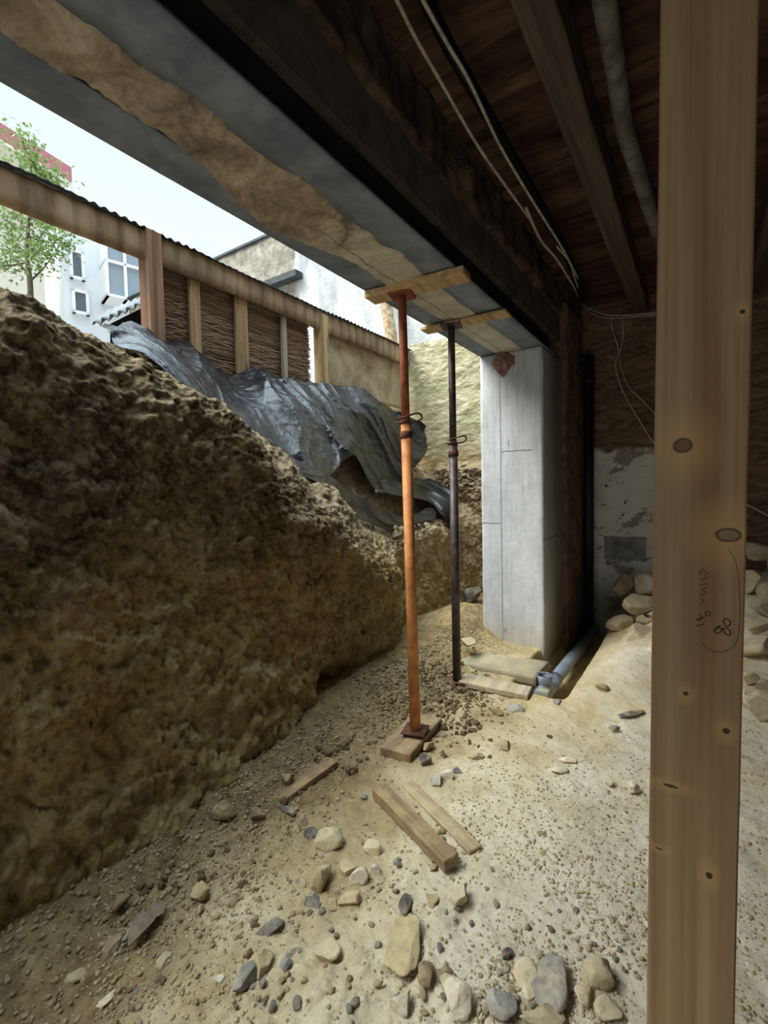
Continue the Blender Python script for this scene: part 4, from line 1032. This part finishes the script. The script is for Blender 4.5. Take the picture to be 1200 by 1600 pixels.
# ------------------------------------------------------------------ pipes and cables
pe2 = empty('drain_pipe', (-1.0, 3.6, -.1), 'grey plastic drain pipe with open upturned socket lying in the trench', 'pipe')
tube('pipe_run', MT['pvc'], [(-.985, 3.78, -.10), (-.975, 4.6, -.10), (-.97, 5.6, -.11)], .052, 24, pe2)
s0 = P(850, 1056, z=.03)
def hollow(name, m, pts, ro, ri, parent, n=24):
    """open pipe with a wall"""
    V1, F1 = tube_arrays(pts, ro, n); V2, F2 = tube_arrays(pts, ri, n); o_ = len(V1); k = len(pts) - 1
    Fa = list(F1) + [tuple(reversed([i + o_ for i in f])) for f in F2]
    for a in range(n): Fa.append((k * n + a, k * n + (a + 1) % n, o_ + k * n + (a + 1) % n, o_ + k * n + a))
    me = mesh_from(name, [tuple(v) for v in V1 + V2], Fa, True); return link(name, me, m, parent)
hollow('elbow', MT['pvc'], smooth_path([(-.985, 3.80, -.10), (-.99, 3.70, -.115), (-1.0, 3.60, -.10), (s0[0] + .005, s0[1] + .01, -.04), (s0[0], s0[1], .03)], 6), .056, .050, pe2)
hollow('socket', MT['pvc'], [(s0[0], s0[1], -.02), (s0[0], s0[1], .04)], .062, .053, pe2)
tube('coupling', MT['pvc'], [(-.985, 3.86, -.10), (-.985, 3.98, -.10)], .059, 24, pe2)
o = tube('drain_branch', MT['pvc'], smooth_path([(-1.075, 3.80, -.05), (-1.08, 3.95, -.02), (-1.08, 4.1, -.04)], 4), .03, 16); tag(o, 'thin grey pipe lying between the drain pipe and the pillar', 'pipe')
pv = empty('soil_pipe', (-.97, 5.62, 0), 'dark vertical soil pipe in the corner behind the pillar', 'pipe')
xt = P(920, 560, y=5.62); xb_ = P(919, 930, y=5.62)
tube('pipe_run', MT['pvc_dark'], [(xb_[0], 5.62, -.2), (xt[0], 5.62, xt[2] + .03)], .055, 20, pv)
tube('coupling', MT['pvc_dark'], [(xt[0], 5.62, xt[2] - .28), (xt[0], 5.62, xt[2] - .2)], .064, 20, pv)
tube('branch', MT['pvc_dark'], [(xt[0], 5.62, xt[2]), (-1.2, 5.60, xt[2] + .005)], .05, 20, pv)
c0 = P(938, -40, z=3.31); c1 = P(975, 200, z=3.31); c2 = P(1021, 345, z=3.31); c3 = c2 + (c2 - c1) * .55
cp_ = tube('ceiling_pipe', MT['conduit'], [c0 - (c1 - c0) * 1.0, c0, c1, c2, c3], .042, 16); tag(cp_, 'dull grey pipe running under the ceiling boards right of the joist', 'pipe')
def cable(nm, m, pix, zz, rad, label, group=None):
    pts = [P(a, b, z=zz_) if zz_ is not None else P(a, b, y=5.66) for (a, b), zz_ in zip(pix, zz)]
    o = tube(nm, m, smooth_path(pts, 8), rad, 8); return tag(o, label, 'cable', group)
cable('electric_cable', MT['cable_black'], [(640, -60), (690, 50), (740, 140), (800, 245), (850, 330), (890, 410), (912, 470)], [3.3] * 7, .030, 'thick black cable sleeve running along the top of the masonry')
cable('electric_cable', MT['cable_white'], [(615, -10), (650, 60), (690, 130), (745, 225), (790, 290), (830, 345)], [3.27] * 6, .008, 'long pale cable on the left side of the black sleeve')
cable('electric_cable', MT['cable_white'], [(655, -10), (700, 70), (735, 130), (780, 225), (830, 310), (880, 390), (903, 435)], [3.25] * 7, .008, 'pale grey cable on the right side of the black sleeve')
cable('electric_cable', MT['cable_white'], [(822, 325), (845, 375), (870, 405), (895, 445), (915, 478), (950, 492), (1000, 491), (1100, 480)], [3.25, 3.25, 3.25, 3.25, None, None, None, None], .009, 'pale cable bending along the top of the back wall')
cable('electric_cable', MT['cable_white'], [(870, 385), (890, 410), (900, 440), (918, 485), (950, 497), (990, 495), (1090, 488)], [3.25, 3.25, 3.25, None, None, None, None], .007, 'second pale cable bending just below the first on the back wall')
cable('electric_cable', MT['cable_white'], [(955, 500), (958, 520), (966, 545), (962, 575), (975, 615), (998, 655), (1020, 690), (1060, 740)], [None] * 8, .007, 'thin pale cable dangling down the back wall, left of the pair')
cable('electric_cable', MT['cable_white'], [(972, 497), (974, 525), (968, 560), (980, 600), (1003, 625), (1022, 645), (1060, 680)], [None] * 7, .006, 'thin pale cable dangling down the back wall, right of the pair')
cable('electric_cable', MT['cable_white'], [(1150, 782), (1175, 792), (1200, 806), (1240, 828)], [None] * 4, .008, 'pale cable low on the back wall right of the pine post')

# ------------------------------------------------------------------ stones
def stone(px, py, wpx, hpx, m, label, name='stone', flat=.7, seed=None, rot=0.0, cuts=7, z=None, group=None, y=None, sink=.35):
    """a stone whose foot is around photo pixel (px,py), wpx wide and hpx deep in photo pixels"""
    q = on_floor(px, py) if z is None else P(px, py, z=z)
    if y is not None: q = P(px, py, y=y)
    Zd = (q - CAM).dot(_FW); wm = wpx / F * Zd; gz = max(.25, (CAM[2] - q[2]) / np.linalg.norm(q - CAM))
    dm = hpx / F * Zd / (gz * .75 + .45)
    seed = seed or int(px * 7 + py * 13)
    a, b = wm / 2 * 1.12, dm / 2 * 1.12; h_ = min(a, b) * flat
    o = blob(name, m, None, (a, b, h_), seed, .18, 4, None, None, cuts)
    o.location = (q[0], q[1], q[2] + h_ * (1 - sink) - .003); o.rotation_euler = (rnd.uniform(-.15, .15), rnd.uniform(-.15, .15), YAW + rot)
    return tag(o, label, 'stone', group)
R_ = MT
SL = [
 (514, 1326, 40, 38, 'rock_cream', 'cream lumpy stone right of the dark shard, above the round tan stone', .8, 0),
 (502, 1378, 42, 42, 'rock_tan', 'rounded tan cobble in the middle of the rubble', .95, 0),
 (546, 1360, 26, 32, 'rock_tan', 'tan stone upper neighbour of the elongated white stone', .8, .4),
 (565, 1378, 36, 24, 'rock_white', 'elongated whitish stone below the tan pair', .9, .5),
 (585, 1364, 16, 16, 'rock_white', 'small white pebble touching the elongated whitish stone', .9, .2),
 (582, 1332, 24, 24, 'rock_cream', 'angular pale grey-pink stone near the long board', .9, .3),
 (490, 1414, 30, 22, 'rock_grey', 'pale blue-grey stone below the rounded tan cobble', .8, 0),
 (484, 1428, 12, 12, 'rock_grey', 'tiny blue-grey chip left under the pale blue-grey stone', .8, 0),
 (520, 1412, 18, 24, 'rock_tan', 'small upright tan flake beside the pale blue-grey stone', .5, .2),
 (545, 1408, 34, 28, 'rock_tan', 'tan wedge stone below the whitish stone', .6, .5),
 (423, 1456, 42, 30, 'rock_grey', 'triangular grey stone left of the rubble centre', .9, .3),
 (382, 1542, 30, 46, 'rock_grey', 'oval blue-grey stone at the lower left', .9, -.2),
 (408, 1512, 36, 38, 'rock_tan', 'tan cobble touching the oval blue-grey stone', .7, .3),
 (462, 1492, 28, 20, 'rock_grey', 'grey flat pebble left of the pale tabular stone', .6, .2),
 (449, 1511, 22, 18, 'rock_grey', 'small blue-grey pebble below the grey flat pebble', .7, 0),
 (506, 1492, 48, 36, 'rock_cream', 'pale tabular stone with a small hollow on top', .6, -.1),
 (630, 1482, 62, 92, 'rock_tan', 'large flat sandy slab stone in the lower centre', .35, -.35),
 (634, 1418, 22, 42, 'rock_dark', 'dark slate piece standing in the sand above the large sandy slab', .8, -.15),
 (612, 1432, 14, 22, 'rock_cream', 'cream flake leaning left of the dark slate piece', .6, .2),
 (642, 1446, 18, 22, 'rock_grey', 'light grey stone below the dark slate piece', .7, 0),
 (675, 1412, 28, 24, 'rock_tan', 'hollowed tan stone right of the dark slate piece', .7, 0),
 (722, 1408, 34, 38, 'rock_cream', 'angular pale grey stone below the end of the long board', .95, -.3),
 (668, 1530, 32, 36, 'rock_brown', 'reddish tan stone below the large sandy slab', .8, .3),
 (628, 1572, 38, 34, 'rock_white', 'white rounded stone near the bottom edge', .7, .2),
 (698, 1536, 28, 34, 'rock_cream', 'pale flat stone right of the reddish tan stone', .5, .4),
 (712, 1572, 46, 50, 'rock_white', 'chalky white lump at the bottom edge', .8, -.3),
 (745, 1555, 22, 20, 'rock_cream', 'small cream stone above the chalky white lump', .6, .3),
 (785, 1574, 44, 42, 'rock_grey', 'rough grey-blue stone at the bottom centre', .7, .2),
 (788, 1514, 20, 18, 'rock_white', 'round whitish pebble above the rough grey-blue stone', .6, 0),
 (792, 1492, 22, 16, 'rock_dark', 'small dark blue chip above the round whitish pebble', .6, .4),
 (858, 1545, 58, 92, 'rock_grey', 'large slanted grey layered stone at the bottom right', .42, -.45),
 (822, 1534, 36, 58, 'rock_cream', 'cream slab tucked left of the large grey layered stone', .4, -.3),
 (848, 1590, 70, 34, 'rock_cream', 'broad cream stone at the bottom edge below the layered stone', .5, 0),
 (932, 1528, 50, 44, 'rock_cream', 'cream cobble with a brown broken side, right of the layered stone', .9, .2),
 (912, 1556, 28, 34, 'rock_cream', 'small cream block between the layered stone and the cobble', .7, -.3),
 (950, 1584, 40, 36, 'rock_cream', 'grey-cream stone at the bottom right corner beside the post', .7, .3),
 (1012, 1448, 16, 26, 'rock_white', 'white chip against the left side of the pine post', .7, 0),
 (988, 1236, 20, 20, 'rock_white', 'white pebble with dark end on the pale floor near the post', .8, .4),
 (874, 1206, 26, 16, 'rock_white', 'pale broken chip in the middle of the pale floor', .5, .3),
 (888, 1190, 24, 14, 'rock_white', 'pale chip just above the broken chip', .5, -.3),
 (951, 1224, 14, 12, 'rock_cream', 'cream pebble left of the white pebble near the post', .8, 0),
 (684, 1226, 22, 20, 'rock_grey', 'blue-grey stone above the crossed boards', .8, 0),
 (700, 1216, 22, 18, 'rock_white', 'white stone between the two blue-grey ones above the boards', .8, .3),
 (716, 1208, 16, 12, 'rock_grey', 'small blue-grey pebble right of the white stone above the boards', .8, 0),
 (662, 1196, 24, 18, 'rock_dark', 'dark clod-like stone right of the prop sole board', .9, 0),
 (570, 1246, 14, 10, 'rock_grey', 'small blue chip left of the long board tip', .6, 0),
 (621, 1352, 14, 12, 'rock_grey', 'small blue-grey chip beside the middle of the long board', .7, 0),
 (488, 1308, 24, 18, 'rock_dark', 'dark blue crumbly stone above the cream lumpy stone', .8, 0),
 (448, 1270, 30, 14, 'rock_dark', 'elongated dark shard below the half buried board edge', .7, -.5),
 (470, 1290, 18, 22, 'rock_brown', 'brown stone between the dark shard and the crumbly stone', .8, 0),
 (402, 1278, 26, 26, 'rock_brown', 'brown rounded clod stone at the bank toe', .9, 0),
 (350, 1278, 36, 28, 'rock_brown', 'brown angular stone leaning on the toe of the bank', .8, .5),
 (450, 1222, 20, 18, 'rock_brown', 'round brown stone lying on the half buried board edge', .9, 0),
 (310, 1400, 32, 32, 'rock_tan', 'tan cobble among the dark soil left of centre', .8, 0),
 (314, 1424, 20, 18, 'rock_tan', 'small tan stone under the tan cobble in dark soil', .8, 0),
 (368, 1412, 28, 22, 'rock_brown', 'dark brown block in the soil left of the rubble', .8, .2),
 (362, 1448, 22, 20, 'rock_tan', 'beige stone below the dark brown block', .6, 0),
 (258, 1506, 28, 26, 'rock_cream', 'pale pinkish angular flake right of the bark-like shard', .6, .2),
 (172, 1485, 30, 50, 'rock_brown', 'upright brown flake stone left of the bark-like shard', .5, -.4),
 (196, 1468, 14, 22, 'rock_grey', 'small blue chip between the brown flake and the shard', .6, -.4),
 (188, 1412, 28, 24, 'rock_brown', 'brownish stone under the overhang of the bank', .8, 0),
 (118, 1526, 30, 22, 'rock_tan', 'flat tan stone near the lower left corner', .5, .3),
 (172, 1560, 28, 34, 'rock_cream', 'pale grey slab chip at the lower left edge', .35, -.5),
 (152, 1566, 20, 24, 'rock_brown', 'thin brown flake beside the pale grey slab chip', .35, -.6),
 (212, 1526, 34, 16, 'rock_tan', 'flat tan flake under the bark-like shard', .4, .2),
 (338, 1532, 26, 18, 'rock_white', 'pale flat chip left of the oval blue-grey stone', .5, 0),
 (282, 1560, 16, 30, 'rock_white', 'narrow white chip near the bottom left', .5, -.2),
 (738, 942, 34, 30, 'rock_dark', 'rounded dark grey boulder behind the pillar foot', .95, 0),
 (742, 968, 24, 22, 'rock_brown', 'brown stone below the dark boulder at the pillar foot', .8, 0),
 (730, 1010, 26, 18, 'rock_tan', 'flat tan stone behind the dark prop', .7, 0),
 (720, 968, 14, 14, 'rock_brown', 'small brown stone left of the brown pillar stone', .8, 0),
 (748, 912, 18, 26, 'rock_tan', 'tan stone wedged against the left edge of the pillar', .8, 0),
 (870, 1100, 18, 10, 'rock_grey', 'small grey chip at the trench lip', .7, 0),
 (668, 1172, 22, 18, 'rock_tan', 'tan block right beside the prop sole board', .8, .3),
 (745, 1186, 36, 16, 'rock_tan', 'tan flat stone pair above the blue-grey pebbles', .6, 0),
 (788, 1170, 30, 18, 'rock_tan', 'ochre stone on the sand right of the clod heap', .6, 0),
 (778, 1118, 24, 14, 'rock_brown', 'brown pebble in front of the grey plank', .7, 0),
 (805, 1112, 24, 16, 'rock_grey', 'grey-green stone just in front of the grey plank end', .6, 0),
 (986, 1114, 56, 12, 'rock_dark', 'dark grey patch-like flat stone beside the post', .12, 0),
 (940, 1078, 20, 12, 'rock_tan', 'tan stone on the ochre hump beyond the trench', .7, 0),
 (908, 1020, 14, 14, 'rock_grey', 'grey pebble on the right lip of the trench', .8, 0),
 (960, 1140, 16, 10, 'rock_grey', 'tiny grey pebble in front of the flat dark patch', .6, 0),
]
for (px, py, wp, hp, m_, lab, fl_, ro) in SL: stone(px, py, wp, hp, MT[m_], lab, flat=fl_, rot=ro)

# long shard on the soil
q0 = on_floor(200, 1492); q1 = on_floor(256, 1418)
bm = bmesh.new(); cen = (Vector(q0) + Vector(q1)) / 2; d = (Vector(q1) - Vector(q0)); sd_ = Vector((d.y, -d.x, 0)).normalized()
prof_ = [(0, .0), (.12, .5), (.3, 1.0), (.5, 1.0), (.62, .7), (.8, .95), (.95, .5), (1, .1)]
top = []; bot = []
for t, wq in prof_:
    c = Vector(q0) + d * t + Vector((0, 0, .03 + .015 * math.sin(t * 5))); top.append(bm.verts.new(c + sd_ * (.028 * wq + .002) )); bot.append(bm.verts.new(c - sd_ * (.028 * wq + .002) + Vector((0, 0, .01))))
for i in range(len(top) - 1): bm.faces.new((top[i], top[i + 1], bot[i + 1], bot[i]))
bmesh.ops.solidify(bm, geom=bm.faces[:], thickness=.008)
o = link('shard', bm_mesh('shard', bm), MT['shard']); tag(o, 'long thin pinkish grey shard lying on dark soil at the lower left', 'shard')

# pile of stones against the back wall
PL = [  # px, py, y, w, h, label
 (972, 912, 5.45, 34, 30, 'cream stone topmost in the pile left of the post'), (1008, 915, 5.4, 36, 34, 'cream stone top right in the pile, touching the post edge'),
 (1000, 944, 5.0, 50, 32, 'broad cream boulder below the topmost stones of the pile'), (1003, 970, 4.9, 26, 22, 'small rounded cream stone in the middle of the pile'),
 (1024, 962, 4.95, 24, 30, 'cream stone in the pile half hidden by the post'), (975, 980, 5.0, 46, 34, 'buff dusty stone at the back left of the pile'),
 (992, 1000, 4.6, 64, 46, 'large pale block with brown broken underside in the pile'), (1022, 1030, 4.35, 40, 56, 'tall buff stone in the pile against the post'),
 (1030, 985, 4.7, 30, 28, 'cream stone hidden behind the left edge of the post'), (1010, 1068, 4.0, 44, 40, 'low cream lump at the foot of the pile'),
 (1180, 862, 5.3, 50, 26, 'flat cream stone topmost right of the post'), (1172, 905, 5.1, 34, 40, 'squarish cream stone below the topmost, right of the post'),
 (1205, 925, 5.0, 30, 44, 'dark-sided stone at the right picture edge'), (1190, 950, 4.8, 34, 30, 'rounded pale stone mid pile right of the post'),
 (1184, 975, 4.6, 46, 28, 'grey-cream stone below the rounded pale one'), (1196, 1010, 4.4, 70, 60, 'big layered cream boulder right of the post'),
 (1165, 985, 4.7, 30, 34, 'cream stone just peeking out right of the post edge'), (1172, 1062, 4.0, 24, 22, 'small cream stone under the big layered boulder'),
 (1192, 1072, 3.9, 26, 20, 'small pale stone right of the small cream stone'), (1168, 1095, 3.7, 20, 34, 'narrow tan stone against the right post edge'),
 (1196, 1110, 3.5, 50, 50, 'pale smooth boulder lowest in the right pile'), (1218, 880, 5.2, 40, 40, 'cream stone cut by the right picture edge'),
]
# heap of fine rubble that carries the stones
xh = np.linspace(-.75, 2.2, 180); yh = np.linspace(3.3, 5.8, 160); XH, YH = np.meshgrid(xh, yh)
def heap_h(x, y):
    b = sstep(3.3, 5.7, y) * sstep(-.35, .35, x) * .30 + .08 * sstep(.3, 1.0, x) * sstep(3.5, 4.5, y); return b
ZH = floor_h(XH, YH) + heap_h(XH, YH) - .04 + .05 * fbm(np.stack([XH, YH, 0 * XH], -1), 3, 5, .6, 9) * sstep(-.75, -.4, XH)
wdh, cih = worley(np.stack([XH, YH, 0 * XH], -1), 7, 6); ZH += .05 * (cih - .3) * np.clip(1 - wdh, 0, 1) * sstep(-.7, -.4, XH)
hp_ = link('rubble_heap', mesh_from('rubble_heap', np.stack([XH, YH, ZH], -1), grid_faces(*XH.shape), True), MT['floor'])
tag(hp_, 'sandy heap of fine rubble against the back wall behind the post', 'rubble heap', kind='stuff')
for i, (px, py, y, wp, hp, lab) in enumerate(PL):
    q = P(px, py, y=y); Zd = (q - CAM).dot(_FW); a = wp / F * Zd / 2 * 1.12; h_ = hp / F * Zd / 2 * 1.1; b = (a + h_) / 2
    o = blob('stone', MT[('rock_cream', 'rock_white', 'rock_cream')[i % 3]], None, (a, b, h_), 300 + i, .14, 4, None, None, 8)
    o.location = Vector(q); o.rotation_euler = (rnd.uniform(-.1, .1), rnd.uniform(-.1, .1), YAW + rnd.uniform(-.3, .3)); tag(o, lab, 'stone')

# pebbles scattered on the floor (individuals) and gravel too fine to count
pm = []
for k in range(8):
    t_ = blob('pebble', MT[('rock_cream', 'rock_grey', 'rock_tan', 'rock_brown')[k % 4]], None, (1, rnd.uniform(.6, .9), rnd.uniform(.45, .7)), 500 + k, .2, 2, None, None, 6)
    pm.append(t_.data); bpy.data.objects.remove(t_)
rr = random.Random(12)
def scatter(n, box_, smin, smax, which, label, group, name='pebble', cat='pebble'):
    k = 0
    while k < n:
        px = rr.uniform(box_[0], box_[2]); py = rr.uniform(box_[1], box_[3]); q = on_floor(px, py, 3)
        if not (-2.0 < q[0] < .6 and .3 < q[1] < 5.5) or (-1.25 < q[0] < -.72 and q[1] > 3.3): continue
        if q[0] < -1.78 and q[1] < 2.5: continue
        if q[0] < -1.1 and q[1] > 4.2: continue
        s_ = rr.uniform(smin, smax) * rr.uniform(.6, 1); me = pm[rr.choice(which)]
        o = bpy.data.objects.new(name, me); COL.objects.link(o); o.location = (q[0], q[1], q[2] + s_ * .25); o.scale = (s_,) * 3; o.rotation_euler = (rr.uniform(-.3, .3), rr.uniform(-.3, .3), rr.uniform(0, 6.28))
        tag(o, label, cat, group); k += 1
scatter(150, (380, 1290, 900, 1600), .007, .026, [0, 1, 2, 4, 5, 6], 'small mixed pebble scattered in the rubble at the bottom centre', 'pebbles in the bottom centre rubble')
scatter(45, (640, 1120, 1010, 1420), .005, .013, [0, 1, 2, 4, 5], 'tiny pebble scattered on the pale sandy floor', 'pebbles on the pale floor')
scatter(60, (120, 1330, 460, 1600), .008, .021, [2, 3, 0, 7, 1], 'small brownish pebble in the dark soil by the bank toe', 'pebbles by the bank toe')
scatter(40, (780, 1400, 1010, 1600), .007, .018, [0, 4, 1], 'small pale pebble scattered at the bottom right', 'pebbles at the bottom right')
cm = []
for k in range(5):
    t_ = blob('soil_clod', MT['clod'], None, (1, rnd.uniform(.7, 1), rnd.uniform(.6, .9)), 600 + k, .4, 3, None, None, 3); cm.append(t_.data); bpy.data.objects.remove(t_)
def clods(n, cx, cy, sx_, sy_, smin, smax, label, group):
    k = 0
    while k < n:
        q = on_floor(rr.gauss(cx, sx_), rr.gauss(cy, sy_), 3)
        if not (-2.15 < q[0] < -.6 and .4 < q[1] < 4.2): continue
        s_ = rr.uniform(smin, smax) * rr.uniform(.5, 1); o = bpy.data.objects.new('soil_clod', rr.choice(cm)); COL.objects.link(o)
        o.location = (q[0], q[1], q[2] + s_ * .35); o.scale = (s_,) * 3; o.rotation_euler = (rr.uniform(0, 6), rr.uniform(0, 6), rr.uniform(0, 6)); tag(o, label, 'clod', group); k += 1
clods(150, 672, 1092, 36, 26, .012, .036, 'dark brown soil clod in the crumbly heap around the orange prop foot', 'clods around the orange prop foot')
clods(50, 735, 1135, 50, 26, .010, .026, 'brown soil clod scattered between the prop boards and the grey plank', 'clods in front of the grey plank')
clods(60, 540, 1165, 50, 22, .010, .028, 'brown soil clod fallen along the toe of the bank behind the crossed boards', 'clods along the bank toe')
clods(50, 330, 1360, 70, 50, .010, .028, 'brown soil clod in the dark loose soil at the lower left', 'clods in the lower left soil')
def gravel(name, m, n, fx, smin, smax, label, cat):
    bm = bmesh.new(); bmesh.ops.create_icosphere(bm, subdivisions=1, radius=1); bv = np.array([v.co[:] for v in bm.verts]); bf = np.array([[v.index for v in f.verts] for f in bm.faces]); bm.free()
    rg = np.random.RandomState(len(name) + n); x, y, s_ = fx(rg, n); s_ = smin + (smax - smin) * rg.rand(n) ** 3
    V = bv[None] * (1 + .35 * rg.randn(n, len(bv), 1) * .5) * s_[:, None, None] * (np.array([1, 1, .7]) + .3 * rg.rand(n, 1, 3))
    V[..., 0] += x[:, None]; V[..., 1] += y[:, None]; V[..., 2] += (floor_hn(x, y) + s_ * .1)[:, None]
    Fq = bf[None] + (np.arange(n) * len(bv))[:, None, None]; me = mesh_from(name, V.reshape(-1, 3), Fq.reshape(-1, 3)); o = link(name, me, m); tag(o, label, cat, kind='stuff')
def fx_a(rg, n):
    px = rg.uniform(150, 1200, n * 5); py = 1120 + 480 * rg.rand(n * 5) ** .8; pts = np.array([P(a, b, z=0) for a, b in zip(px, py)]); k = (pts[:, 0] > -1.9) & (fbm(pts, 2.6, 4, .6, 77) + .25 * rg.randn(len(pts)) > .02)
    return pts[k][:n, 0], pts[k][:n, 1], None
def fx_b(rg, n):
    t = rg.rand(n); y = .15 + 4.0 * t; x = -1.93 + np.abs(rg.randn(n)) * (.24 + .14 * (y < 1.2)) - .05 * (y > 2.8); return x, y, None
gravel('gravel', MT['grit'], 9000, fx_a, .0015, .007, 'pale fine gravel strewn over the sandy floor', 'gravel')
gravel('gravel', MT['rock_grey'], 1300, fx_a, .0015, .006, 'grey fine gravel strewn over the sandy floor', 'gravel')
gravel('soil_crumbs', MT['rock_brown'], 9000, fx_b, .002, .011, 'loose brown soil crumbs along the toe of the bank', 'soil crumbs')

def fx_c(rg, n):
    return -1.62 + .20 * rg.randn(n), 2.92 + .27 * rg.randn(n), None
gravel('soil_crumbs', MT['clod'], 3500, fx_c, .003, .014, 'dark brown soil crumbs heaped around the foot of the orange prop', 'soil crumbs')
# roots poking out of the bank
def root(pix, xw, rad, label):
    pts = smooth_path([P(a, b, x=x_) for (a, b), x_ in zip(pix, xw)], 5); o = tube('root', MT['root'], pts, list(np.linspace(rad, rad * .3, len(pts))), 7); tag(o, label, 'root')
root([(268, 1180), (285, 1188), (303, 1194), (325, 1190)], [-2.0, -1.93, -1.92, -1.98], .008, 'curved dark root sticking out of the bank left of the half buried board')
root([(184, 1230), (168, 1238), (163, 1255), (166, 1272)], [-2.0, -1.93, -1.92, -1.96], .009, 'hooked dark root near the bottom left of the bank')
root([(113, 1064), (122, 1075), (128, 1090)], [-2.05, -1.98, -2.02], .007, 'short dark root left in the middle of the bank')
root([(134, 1118), (142, 1130), (143, 1142)], [-2.05, -1.96, -2.0], .007, 'stubby dark root below the short one in the bank')
